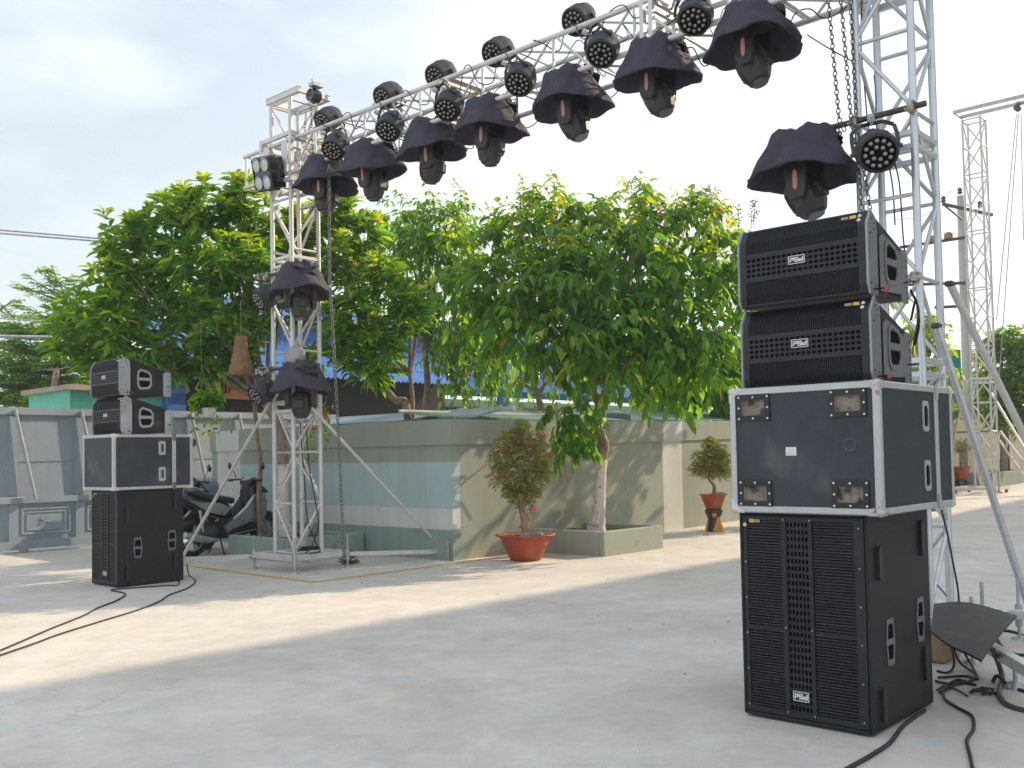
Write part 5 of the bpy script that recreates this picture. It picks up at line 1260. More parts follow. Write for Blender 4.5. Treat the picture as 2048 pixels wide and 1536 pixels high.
# T1 broad leaved tree, left
D = 15.1
base_ = V((9.12, 13.2, .27))
t = thing('broad_leaved_tree', 'large rounded tree on the left, its whitewashed trunk in the planter behind the tower', 'tree', base_)
trunk(t, [base_, base_+V((-.02, .03, .6)), base_+V((.02, .05, 1.15))], [.115, .095, .085], LIME)
trunk(t, [base_+V((.02, .05, 1.15)), base_+V((-.02, .10, 1.7)), base_+V((-.15, .25, 2.1))], [.085, .08, .075], BARK)
bl = [(425, 425, 62, 0), (335, 455, 68, .3), (262, 492, 55, 0), (500, 440, 60, .2), (225, 560, 50, -.2), (310, 540, 72, .5), (400, 520, 82, 0), (490, 540, 72, -.3), (168, 630, 48, 0), (240, 640, 62, -.4), (330, 640, 66, .2),
      (430, 628, 66, -.2), (515, 620, 56, .3), (195, 690, 44, .2), (290, 700, 46, -.3), (385, 700, 44, 0), (150, 680, 34, .5), (480, 395, 36, 0), (535, 500, 44, .5), (560, 585, 40, .6), (450, 690, 36, .3), (395, 750, 30, .1), (130, 700, 34, .1), (200, 728, 34, 0), (270, 735, 34, -.2), (340, 730, 34, .1), (430, 730, 32, 0), (500, 715, 32, .2), (118, 645, 28, .2), (360, 600, 60, .9), (250, 590, 50, .8)]
P, Nn, cs = crown_pts(bl, D, 180)
fk = [base_+V((-.15, .25, 2.1)), base_+V((-.3, .5, 2.35))]
m = MB(); m.tube([fk[0], fk[1]], [.07, .06], 8); m.tube([fk[1], atD(470, 700, D), atD(400, 660, D)], [.06, .045, .03], 8); m.build('limb', BARK, t)
limbs(t, fk[0], cs, .04, BARK, fk, 3)
rosettes('crown', P, Nn, LF1, t, .275, .09, 8); sprigs(t, P, Nn, 60, LFY, 1, .1, .24, .2, .06)
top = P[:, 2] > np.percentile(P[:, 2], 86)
rosettes('backlit_leaves', P[top]+np.array([0, 0, .08]), Nn[top], LFY, t, .20, .06, 7)  # yellower leaf layer on the crown top, backlight glow painted as leaf colour

# T2 rosette tree right of the tower
b2_ = V((10.6, 13.4, 0)); D = 15.8
t = thing('broad_leaved_tree', 'broad leaved tree between left tower and wall bend, stems rising behind the wall', 'tree', b2_)
f1 = atD(815, 830, D); 
trunk(t, [V((f1.x, f1.y, 0)), f1, atD(790, 800, D), atD(758, 765, D)], [.09, .07, .06, .05], BARK)
trunk(t, [V((f1.x+.1, f1.y, 0)), f1+V((.1, 0, 0)), atD(825, 795, D), atD(820, 750, D)], [.05, .045, .035, .03], BARK)
bl = [(590, 470, 56, .2), (660, 470, 52, .5), (735, 470, 44, 0), (600, 560, 50, .6), (690, 540, 60, -.1), (770, 560, 50, -.4), (640, 630, 52, .3), (720, 640, 62, -.4), (800, 640, 46, -.5), (700, 710, 50, -.2), (760, 705, 52, -.6), (640, 710, 40, .2), (740, 750, 32, -.4), (690, 430, 30, 0), (820, 600, 34, -.6)]
P, Nn, cs = crown_pts(bl, D, 205)
limbs(t, atD(758, 765, D), cs, .035, BARK, [atD(758, 765, D), atD(820, 750, D)], 5)
rosettes('crown', P, Nn, LF1, t, .285, .095, 8); sprigs(t, P, Nn, 24, LFY, 1, .1, .35, .2, .06)
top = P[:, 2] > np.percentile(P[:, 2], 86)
rosettes('backlit_leaves', P[top]+np.array([0, 0, .08]), Nn[top], LFY, t, .20, .06, 7)  # backlight on the highest leaves, put into a yellower colour

# slim pole-like tree in the left planter
p0 = G(520, 1066, .3); t = thing('slim_tree', 'thin bare stem rising from the left planter in front of the basket', 'tree', (p0.x, p0.y, .27))
dd = (p0-O3).dot(fw)
trunk(t, [p0, atD(517, 1000, dd), atD(521, 930, dd), atD(513, 860, dd), atD(509, 800, dd), atD(507, 740, dd), atD(505, 680, dd)], [.042, .036, .036, .034, .032, .028, .02], BARKG)
P, Nn, cs = crown_pts([(505, 665, 30, 0), (480, 640, 26, .2)], dd, 420); rosettes('crown', P, Nn, LF1, t, .2, .07, 7)

# T4 myrtle behind, middle
D = 17.5; f4 = atD(852, 835, D)
t = thing('myrtle_tree', 'taller pink flecked myrtle tree behind the wall, left of the big myrtle', 'tree', (f4.x, f4.y, 0))
trunk(t, [V((f4.x, f4.y, 0)), f4, atD(855, 770, D), atD(850, 700, D), atD(848, 640, D)], [.07, .06, .06, .05, .04], BARK)
bl = [(800, 460, 46, .3), (860, 455, 48, 0), (910, 440, 34, .2), (780, 520, 48, .6), (850, 530, 54, 0), (915, 520, 44, .4), (830, 610, 52, .2), (900, 620, 50, 0), (940, 690, 48, .3), (890, 700, 40, 0), (985, 730, 40, .5), (930, 760, 34, .2), (960, 640, 44, .8), (855, 425, 26, .1)]
P, Nn, cs = crown_pts(bl, D, 340)
limbs(t, atD(848, 640, D), cs, .03, BARK, [atD(848, 640, D), atD(852, 690, D)], 6)
sprays('crown', P, Nn, LF2, t, .13, .065, 7, .30); sprigs(t, P, Nn, 30, LF2, 0, .2, .45, .12, .055)
i_ = rng.choice(len(P), 14); leaves('blossom', np.repeat(P[i_], 14, 0)+rng.normal(0, .05, (14*14, 3)), rng.normal(size=(14*14, 3)), .05, .05, MAG, t)

# T3 the big myrtle in the right planter
D = 15.3; b3 = V((12.25, 9.36, .30))
t = thing('myrtle_tree', 'big broad myrtle tree with a whitewashed trunk in the planter at the centre', 'tree', b3)
dd = (b3-O3).dot(fw); A_ = lambda x, y: atD(x, y, dd)
mt = trunk(t, [A_(1192, 1062), A_(1197, 1030), A_(1200, 980), A_(1203, 915)], [.155, .105, .09, .088], LIME, n=16)
trunk(t, [A_(1203, 917), A_(1206, 890), A_(1199, 860), A_(1203, 825), A_(1198, 800)], [.088, .10, .08, .075, .09], BARK, n=16)
m = MB(); m.lathe([(.001, .05), (.06, .04), (.075, 0), (.05, -.05), (.001, -.06)], A_(1185, 1045)+V((-.06, -.1, 0)), 14); m.build('burl', LIME, t)
F1, F2, F3 = A_(1180, 770), A_(1222, 775), A_(1160, 740)
m = MB(); m.tube([A_(1198, 802), F1, A_(1175, 725)], [.085, .06, .045], 10); m.tube([A_(1200, 800), A_(1215, 785), F2], [.06, .05, .04], 9); m.tube([A_(1198, 806), A_(1180, 790), A_(1150, 760)], [.04, .035, .025], 8); m.build('limb', BARK, t)
bl = [(950, 510, 52, .1), (1020, 470, 56, .3), (1100, 460, 56, 0), (1180, 455, 56, .3), (1260, 450, 58, 0), (1340, 460, 58, .2), (1410, 455, 50, 0), (1465, 480, 42, .2), (935, 590, 44, 0), (1000, 570, 60, -.4), (1080, 560, 66, -.6), (1170, 555, 68, -.7), (1260, 550, 68, -.6), (1350, 560, 64, -.5), (1425, 570, 54, -.3),
      (1480, 560, 40, 0), (980, 650, 44, .1), (1050, 650, 56, -.5), (1130, 650, 58, -.9), (1220, 650, 62, -.9), (1310, 650, 60, -.7), (1390, 660, 54, -.5), (1455, 660, 46, -.2), (1090, 715, 36, -.5), (1150, 700, 40, -.9), (1230, 715, 44, -.9), (1310, 720, 48, -.5), (1390, 730, 44, -.4), (1450, 740, 40, -.2), (1270, 760, 34, -.4), (1350, 780, 32, 0), (1150, 600, 60, .6), (1300, 600, 60, .6), (1060, 600, 50, .6)]
P, Nn, cs = crown_pts(bl, D, 165)
limbs(t, F1, cs, .032, BARK, [F1, F2, A_(1175, 725)], 8)
sprays('crown', P, Nn, LF2, t, .205, .112, 7, .40, .45, .5); sprigs(t, P, Nn, 70, LFY, 0, .2, .40, .14, .065)
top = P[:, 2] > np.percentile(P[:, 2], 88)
sprays('backlit_leaves', P[top]+np.array([0, 0, .10]), Nn[top], LFY, t, .14, .06, 7, .3, .5, .2)  # backlit look of the crown top comes from this yellow leaf colour
# low branch hanging in front of the wall
hb = [A_(1185, 800), A_(1150, 815), A_(1110, 835)]; m = MB(); m.tube(hb, [.02, .015, .008], 6); m.tube([A_(1170, 810), A_(1150, 850), A_(1140, 900)], [.014, .01, .005], 6); m.build('limb', BARK, t)
P2, N2, _ = crown_pts([(1150, 825, 26, -.5), (1110, 838, 22, -.5), (1135, 870, 24, -.5), (1160, 880, 20, -.4), (1125, 900, 15, -.5), (1175, 850, 20, -.3)], D, 480)
sprays('low_branch_leaves', P2, N2, LF2, t, .15, .075, 6, .2, .6, .8)
fs = MB()
for x, y in ((1040, 380), (1066, 372), (1100, 408), (1145, 385), (1262, 362), (1270, 350), (1285, 390), (1385, 392), (1395, 385), (1412, 378), (1418, 372), (1440, 400), (1478, 405), (1505, 400), (1512, 392)):
    a = atD(x+random.uniform(-6, 6), y+58, D); b = atD(x, y, D); fs.tube([a, b], [.006, .003], 4)
    for q in range(16):
        u = random.uniform(.25, 1); c0 = a.lerp(b, u)+V((random.uniform(-.09, .09), random.uniform(-.09, .09), random.uniform(-.03, .03)))*(1.25-u); fs.lathe([(.001, -.014), (.014, 0), (.001, .014)], c0, 5); fs.tube([a.lerp(b, u), c0], .0025, 3)
fs.build('seed_spikes', pbr('seed_heads', (.16, .13, .13), .9, 0, .2, 9), t)
i_ = np.where(P[:, 2] > np.percentile(P[:, 2], 80))[0]; i_ = rng.choice(i_, 10); leaves('blossom', np.repeat(P[i_], 12, 0)+rng.normal(0, .05, (120, 3)), rng.normal(size=(120, 3)), .05, .05, MAG, t)

# T5 trees behind the right wall wing
D = 21
for lab, bl, tx, dens in (('backlit myrtle tree behind the wall between the big trunk and the flight case', [(1290, 740, 34), (1340, 720, 40), (1400, 725, 44), (1460, 730, 44), (1320, 780, 26), (1370, 790, 22), (1430, 790, 30), (1475, 800, 26), (1500, 700, 40), (1290, 690, 36)], 1320, 420),):
    f5 = atD(tx, 838, D); t = thing('myrtle_tree', lab, 'tree', (f5.x, f5.y, 0)); trunk(t, [V((f5.x, f5.y, 0)), f5, atD(tx+2, 790, D), atD(tx+10, 740, D)], [.10, .09, .08, .06], BARK)
    P, Nn, cs = crown_pts(bl, D, dens); limbs(t, atD(tx+10, 740, D), cs, .03, BARK, None, 9); sprays('crown', P, Nn, LF2, t, .16, .08, 7, .34, .5, .7)
    sprays('backlit_leaves', P[::4]+np.array([.2, -.1, .0]), Nn[::4], LFY, t, .15, .07, 6, .3, .5, .7)  # yellow leaves shifted sunward; the backlight is painted into their colour
for lab, bx, by, rad, zc_ in (('myrtle tree in front of the wall, hidden mostly behind the right speaker stack', 18.6, 8.6, 1.5, 4.2),):
    b_ = V((bx, by, gz(bx))); t = thing('myrtle_tree', lab, 'tree', b_); trunk(t, [b_, b_+V((.05, 0, 1.2)), b_+V((-.02, .05, 2.3))], [.12, .09, .08], BARK)
    v = rng.normal(size=(16, 3)); v /= np.linalg.norm(v, axis=1, keepdims=True); PP = []; NN = []; cs = []
    for q in v:
        c0 = np.array([bx, by, zc_+b_.z])+q*np.array([1, 1, .75])*rad*.62; cs.append((V(c0), rad*.42)); n = int(20*(rad*.42)**2); w_ = rng.normal(size=(n, 3)); w_ /= np.linalg.norm(w_, axis=1, keepdims=True); PP.append(c0+w_*(rad*.42*rng.uniform(0, 1, n)**.45)[:, None]); NN.append(w_)
    P = np.concatenate(PP); Nn = np.concatenate(NN); limbs(t, b_+V((-.02, .05, 2.3)), cs[:8], .035, BARK, None, 3); sprays('crown', P, Nn, LF2, t, .19, .10, 7, .36, .5, .6)
# small sparse tree before the blue warehouse
D = 19; f6 = atD(1082, 835, D); t = thing('bare_branched_tree', 'small sparse tree with forked grey branches before the blue warehouse', 'tree', (f6.x, f6.y, 0))
trunk(t, [V((f6.x, f6.y, 0)), f6, atD(1078, 800, D)], [.08, .07, .06], BARK)
m = MB()
for pts in (((1078, 800), (1068, 780), (1040, 765), (1010, 750)), ((1078, 800), (1085, 775), (1110, 745), (1118, 720)), ((1078, 800), (1070, 760), (1062, 730)), ((1110, 748), (1130, 738), (1150, 728))):
    m.tube(smooth([atD(*q, D) for q in pts], 4), [.05-.03*i/(4*(len(pts)-1)) for i in range(4*(len(pts)-1)+1)], 7)
m.build('limb', BARK, t)
P, Nn, cs = crown_pts([(1010, 745, 26), (1120, 790, 20), (1050, 800, 16), (1140, 770, 20), (1000, 790, 20), (1150, 715, 22)], D, 260); sprays('crown', P, Nn, LF2, t, .12, .06, 6, .28)

# feathery trees beyond the gate
def feathery(lab, blobs, D, tx, ty, dens, mat=LF3, s=.16, twigs=()):
    f = atD(tx, ty, D); t = thing('feathery_tree', lab, 'tree', (f.x, f.y, 0), 'feathery trees beyond the gate'); trunk(t, [V((f.x, f.y, 0)), f, atD(tx+5, ty-60, D)], [.13, .11, .08], BARK)
    P, Nn, cs = crown_pts(blobs, D, dens); P[:, 2] = (P[:, 2]//.5)*.5*.35+P[:, 2]*.65+.3*np.sin(P[:, 0]*.9)
    limbs(t, atD(tx+5, ty-60, D), cs[:5], .03, BARK, None, 4)
    for (ax_, ay), (bx, by) in twigs:
        a, b = atD(ax_, ay, D), atD(bx, by, D); m = MB(); m.tube([a, b], [.03, .01], 5); m.build('twig', BARK, t); n = int((b-a).length*22); u = rng.uniform(0, 1, n)
        Q = np.array(a)[None]*(1-u)[:, None]+np.array(b)[None]*u[:, None]+rng.normal(0, .09, (n, 3))*(1.3-u)[:, None]; P = np.concatenate([P, Q]); Nn = np.concatenate([Nn, np.tile(np.array((b-a).normalized()), (n, 1))])
    n = len(P); ax = Nn*np.array([1, 1, .15])+rng.normal(0, .3, (n, 3))*np.array([1, 1, .3]); ax /= np.linalg.norm(ax, axis=1, keepdims=True)
    sd_ = np.cross(ax, [0, 0, 1.]); pos = []; dr = []
    for i in range(10): pos.append(P+ax*(.06*(i//2))); dr.append(ax*.4+sd_*(1 if i % 2 else -1)+rng.normal(0, .15, (n, 3)))
    leaves('crown', np.concatenate(pos), np.concatenate(dr), s, s*.32, mat, t, droop=.15)
feathery('feathery tree with thin twigs reaching into the sky beyond the gate at far left', [(60, 650, 40), (120, 640, 44), (30, 700, 50), (100, 700, 50), (170, 680, 40), (30, 640, 30), (200, 620, 40), (140, 600, 26)], 29, 60, 790, 620,
         twigs=(((150, 640), (105, 535)), ((160, 620), (40, 570)), ((130, 600), (60, 555)), ((170, 610), (90, 540)), ((30, 640), (-10, 595)), ((0, 620), (30, 598)), ((180, 610), (140, 555)), ((190, 600), (160, 550)), ((100, 640), (45, 610))))
feathery('dark feathery tree low beyond the gate, behind the left speakers', [(40, 760, 50, 1), (110, 760, 50, 1), (180, 750, 46, 1), (60, 730, 50, 2), (140, 730, 50, 2), (200, 790, 30, 0), (0, 780, 40, 1), (90, 795, 34, 0), (150, 790, 34, 0), (240, 770, 40, 2)], 28, 108, 800, 700, LF1, .17)
# bright bush beyond the gate near the container
D = 22; f = atD(160, 810, D); t = thing('bush', 'bright yellow green bush above the gate beside the mint outbuilding', 'bush', (f.x, f.y, 0)); P, Nn, cs = crown_pts([(160, 785, 22), (185, 788, 16), (350, 760, 22), (365, 780, 18)][:2], D-.5, 500); trunk(t, [V((f.x, f.y, 0)), f], [.05, .04], BARK); rosettes('crown', P, Nn, LFY, t, .18, .07, 7)
# right side vegetation
D = 30
f = atD(2005, 940, 30); t = thing('round_tree', 'dense round tree in the far planter at the right edge', 'tree', (f.x, f.y, .3)); trunk(t, [V((f.x, f.y, .3)), atD(2007, 900, D), atD(2000, 840, D)], [.12, .10, .10], BARK)
P, Nn, cs = crown_pts([(2010, 690, 38), (2060, 690, 44), (2020, 750, 50), (2070, 760, 50), (1995, 790, 36), (2040, 810, 44), (1975, 760, 26), (1985, 700, 26), (1990, 840, 24), (2050, 850, 30)], D, 260)
limbs(t, atD(2000, 840, D), cs, .05, BARK, None, 3); rosettes('crown', P, Nn, LF1, t, .24, .09, 8)
f = atD(1945, 850, 34); t = thing('round_tree', 'leafy tree in front of the tiled house, partly behind the distant tower', 'tree', (f.x, f.y, .3)); trunk(t, [V((f.x, f.y, .3)), f, atD(1942, 800, 34)], [.12, .10, .10], BARK)
P, Nn, cs = crown_pts([(1930, 780, 34), (1965, 760, 34), (1960, 810, 36), (1925, 830, 28), (1975, 700, 22), (1955, 720, 20), (1990, 830, 30)], 34, 240); rosettes('crown', P, Nn, LF1, t, .24, .09, 8)
D = 21; f = atD(1860, 850, D); t = thing('myrtle_tree', 'yellow green backlit tree seen through the right truss tower', 'tree', (f.x, f.y, .2)); trunk(t, [V((f.x, f.y, .1)), f, atD(1855, 800, D)], [.1, .09, .08], BARK)
P, Nn, cs = crown_pts([(1850, 650, 22), (1868, 690, 24), (1835, 720, 26), (1870, 740, 24), (1850, 780, 26), (1820, 660, 24), (1825, 760, 24)], D, 300); limbs(t, atD(1855, 800, D), cs, .03, BARK, None, 3); sprays('crown', P, Nn, LFY, t, .17, .085, 7, .34, .5, .7)
m = MB(); p = G(2013, 948, .6); m.tube([p, p+V((0, 0, 2.2))], .12, 12); single(m, 'red_post', pbr('dark_red', (.28, .035, .03), .7), 'dark red post standing in the far planter', 'post')
m = MB(); corr(m, atD(1885, 800, 32), (0, -.6, 0), (0, 0, 1.6), 8, .05); single(m, 'green_netting', GRNNET, 'strip of green netting behind the right tower', 'netting')

# ------------------------------------------------------------------ potted plants
def pot_prof(r, h): return [(r*.50, 0), (r*.56, h*.02), (r*.66, h*.22), (r*.80, h*.55), (r*.86, h*.62), (r*.86, h*.66), (r*.90, h*.80), (r*.98, h*.92), (r*1.12, h*.955), (r*1.13, h), (r*1.02, h*1.0), (r*.90, h*.93), (r*.3, h*.90), (.001, h*.90)]
def bougain(label, X, Y, Z, r, h, stem, blobs, D, n_fl, nm='potted_shrub', dens=900):
    t = thing(nm, label, 'potted plant', (X, Y, Z), None)
    m = MB(); m.lathe(pot_prof(r, h), (X, Y, Z), 48, fn=lambda a, q: 1+.008*sin(7*a)+.006*sin(3*a+2)); m.build('pot', TERRA, t)
    m = MB(); m.lathe([(r*.93, h*.93), (r*.5, h*.97), (.001, h*.98)], (X, Y, Z), 24, fn=lambda a, q: 1+.03*sin(5*a)); m.build('soil', SOIL, t)
    for i in range(4):
        a = -2.4+i*.5; m = MB(); q = r*.55; s = random.uniform(.05, .085)
        m.lathe([(.001, -s*.5), (s*.8, -s*.3), (s, 0), (s*.7, s*.4), (.001, s*.55)], (X+q*cos(a), Y+q*sin(a), Z+h*.99), 9, fn=lambda b, u: 1+.18*sin(3*b+i)+.1*sin(5*b)); m.build('stone', STONE, t)
    trunk(t, stem, [r*.17, r*.12, r*.10, r*.08], BARKG if nm == 'potted_shrub' else BARK, 'stem')
    P, Nn, cs = crown_pts(blobs, D, dens)
    limbs(t, V(stem[-1]), cs, r*.045, BARK, None, 2)
    m_ = rosettes('foliage', P, Nn, LFB, t, .042, .024, 8, 1.3, .2)
    out = P+Nn*.03; i_ = rng.choice(len(out), n_fl); c_ = np.repeat(out[i_], 9, 0)+rng.normal(0, .016, (n_fl*9, 3)); leaves('blossom', c_, rng.normal(size=(n_fl*9, 3)), .034, .028, MAG, t)
    g_ = rng.choice(len(P), len(P)//9)
    if n_fl > 40: rosettes('fresh_shoots', P[g_]+Nn[g_]*.04, Nn[g_], LFY, t, .05, .03, 7)
    return t
p = V((10.50, 9.34, 0)); dd = (p-O3).dot(fw)
bougain('tall oval flowering shrub with magenta blossoms in a wide terracotta bowl beside the wall bend', p.x, p.y, 0, .385, .37,
        [p+V((0, 0, .33)), atD(1048, 1035, dd), atD(1042, 1010, dd), atD(1050, 980, dd)],
        [(1040, 870, 26), (1015, 885, 24), (1070, 885, 24), (1000, 920, 26), (1040, 920, 34), (1082, 920, 24), (1005, 955, 26), (1050, 960, 32), (1085, 950, 20), (1040, 990, 26), (1065, 985, 18), (1018, 985, 16), (1040, 855, 12), (1062, 1010, 9), (1055, 1035, 6), (1045, 1055, 5)], dd, 62, dens=3200)
p = V((15.75, 9.40, gz(15.75))); dd = (p-O3).dot(fw)
t = thing('plant_stand', 'black and orange painted waisted plant stand under the small bonsai bowl', 'plant stand', p)
m = MB(); pr_ = [(.16, 0), (.165, .02), (.155, .08), (.115, .20), (.112, .24), (.15, .32), (.165, .37), (.16, .395), (.001, .395)]; m.lathe(pr_, p, 40); m.build('body', pbr('charcoal_glaze', (.03, .03, .035), .3, 0, .1, 5), t)
m = MB(); vdir = math.atan2(-p.y, -p.x)
def decal(mb, shape):
    """painted patch following the stand's lathe surface; shape(u,z)->bool"""
    na, nz_ = 60, 40
    for i in range(na):
        for j in range(nz_):
            a0 = vdir-1.5+3.0*i/na; z0 = .39*j/nz_; u = -(a0+.025-vdir)
            if shape(u, z0+.005):
                vs = []
                for (da, dz) in ((0, 0), (3.0/na, 0), (3.0/na, .39/nz_), (0, .39/nz_)):
                    z_ = z0+dz; r_ = np.interp(z_, [q[1] for q in pr_[:8]], [q[0] for q in pr_[:8]])+.0015; vs.append((p.x+r_*cos(a0+da), p.y+r_*sin(a0+da), p.z+z_))
                mb.add(vs, [(0, 1, 2, 3)], 0, True)
decal(m, lambda u, z: ((u+.05)*.14)**2+(z-.30)**2 < .042**2 or (z < .28 and u < .15-2.8*(z-.02)-.0 and u < .55 and z < .26-.25*max(0, u+.6)) or (z < .17 and u > .78))
m.build('orange_glaze', pbr('orange_glaze', (.65, .24, .02), .35, 0, .08, 6), t)
pz = p+V((0, 0, .395)); A_ = lambda x, y: atD(x, y, dd)
bougain('small bonsai shaped flowering shrub in a terracotta bowl on the painted stand', pz.x, pz.y, pz.z, .235, .28,
        [pz+V((0.02, -.0, .25)), A_(1428, 972), A_(1418, 958), A_(1421, 938)], [(1420, 895, 20), (1438, 905, 20), (1400, 918, 20), (1425, 925, 24), (1448, 925, 20), (1390, 940, 15), (1412, 942, 18), (1436, 945, 18), (1455, 945, 14), (1420, 885, 12)], dd, 34, 'potted_bonsai', 3600)
p = V((G(1922, 962, .3).x, G(1922, 962, .3).y+.4, gz(28)+.30)); dd = 28.0; A_ = lambda x, y: atD(x, y, dd); p = A_(1923, 960)
bougain('distant flowering bonsai in a terracotta bowl left of the far tower', p.x, p.y, p.z, .24, .38, [p+V((0, 0, .3)), A_(1922, 925), A_(1925, 915), A_(1923, 905)], [(1920, 890, 13), (1910, 900, 10), (1932, 895, 12), (1925, 902, 10)], dd, 8, 'potted_bonsai', 1500)
m = MB(); m.lathe([(.18, -.9), (.14, -.5), (.2, -.02), (.18, 0), (.001, 0)], p, 20); single(m, 'plant_stand', BPNT, 'black stand under the distant flowering bonsai', 'plant stand')

# hanging basket pot and wicker trap
D = 13.6; A_ = lambda x, y: atD(x, y, D); p = A_(417, 835)
t = thing('hanging_pot', 'small white hanging pot with trailing leaves under the left tree', 'hanging pot', p)
m = MB(); m.lathe([(.001, -.005), (.05, 0), (.075, .02), (.10, .08), (.118, .13), (.11, .135), (.001, .12)], p, 24, fn=lambda a, q: 1+.03*sin(6*a)); m.build('pot', WHT, t)
m = MB(); m.tube([p+V((.08, .0, .12)), A_(403, 730)], .003, 4); m.tube([p+V((-.08, .0, .12)), A_(403, 730)], .003, 4); m.tube([A_(403, 730), A_(401, 640)], .003, 4); m.build('hanger', BARK, t)
P, Nn, _ = crown_pts([(410, 800, 22), (400, 810, 16), (428, 806, 16), (395, 800, 12)], D, 2600); rosettes('foliage', P, Nn, LF1, t, .08, .05, 6)
u = rng.uniform(0, 1, 40); Q = np.array([list(A_(385+75*a_+rng.normal(0, 3), 830+35*rng.uniform(0, 1))) for a_ in u]); leaves('trailing_leaves', Q, rng.normal(size=(40, 3)), .06, .06, LFY, t)
p = A_(482, 722); t = thing('wicker_trap', 'tapered wicker fish trap hanging as a lampshade under the left tree', 'basket', A_(482, 750)); zt, zb_ = A_(482, 672).z, A_(482, 750).z
m = MB(); n = 32
m.lathe([(.075, zt-zb_+.0), (.10, (zt-zb_)*.62), (.145, (zt-zb_)*.25), (.18, 0), (.172, 0), (.09, (zt-zb_)*.62), (.07, zt-zb_)], (p.x, p.y, zb_), n); m.build('weave', WICK, t)
m = MB()
for k in range(28): a = 2*pi*k/28; m.tube([(p.x+.077*cos(a), p.y+.077*sin(a), zt), (p.x+.102*cos(a), p.y+.102*sin(a), zb_+(zt-zb_)*.62), (p.x+.147*cos(a), p.y+.147*sin(a), zb_+(zt-zb_)*.25), (p.x+.183*cos(a), p.y+.183*sin(a), zb_-.015)], .0035, 4)
for q in range(9): z = zb_+(zt-zb_)*q/9; r_ = np.interp(q/9, [0, .25, .62, 1], [.185, .149, .104, .08]); m.lathe([(r_, -.003), (r_+.004, 0), (r_, .003)], (p.x, p.y, z), 32)
m.build('ribs', WICK, t)
m = MB(); m.tube([(p.x, p.y, zt), (p.x, p.y, zt+.5)], .004, 4); m.build('hanger', BARK, t)
# vine with red pods inside the tower
t = thing('climbing_vine', 'thin vine with red flowers hanging beside the left tower above the wall', 'plant', A_(640, 880)); m = MB()
vp = [atD(x, y, 13.9) for x, y in ((655, 780), (650, 830), (660, 860), (655, 890), (620, 930))]; m.tube(smooth(vp), .006, 4); m.build('stem', BARK, t)
Q = np.array([list(atD(650+rng.normal(0, 9), yy, 13.9)) for yy in rng.uniform(800, 900, 60)]+[list(atD(620+rng.normal(0, 6), yy, 14)) for yy in rng.uniform(850, 930, 50)]); leaves('leaf', Q, rng.normal(size=(110, 3))+np.array([0, 0, -.6]), .09, .045, LFY, t)
Q = np.array([list(atD(646+rng.normal(0, 3), yy, 13.8)) for yy in rng.uniform(820, 840, 12)]+[list(atD(622+rng.normal(0, 6), 857+rng.normal(0, 3), 13.8)) for _ in range(12)]); leaves('flower', Q, rng.normal(size=(24, 3)), .05, .035, leafmat('red_flower', (.5, .01, .03), (.6, .02, .05), (.65, .05, .08), .3), t)

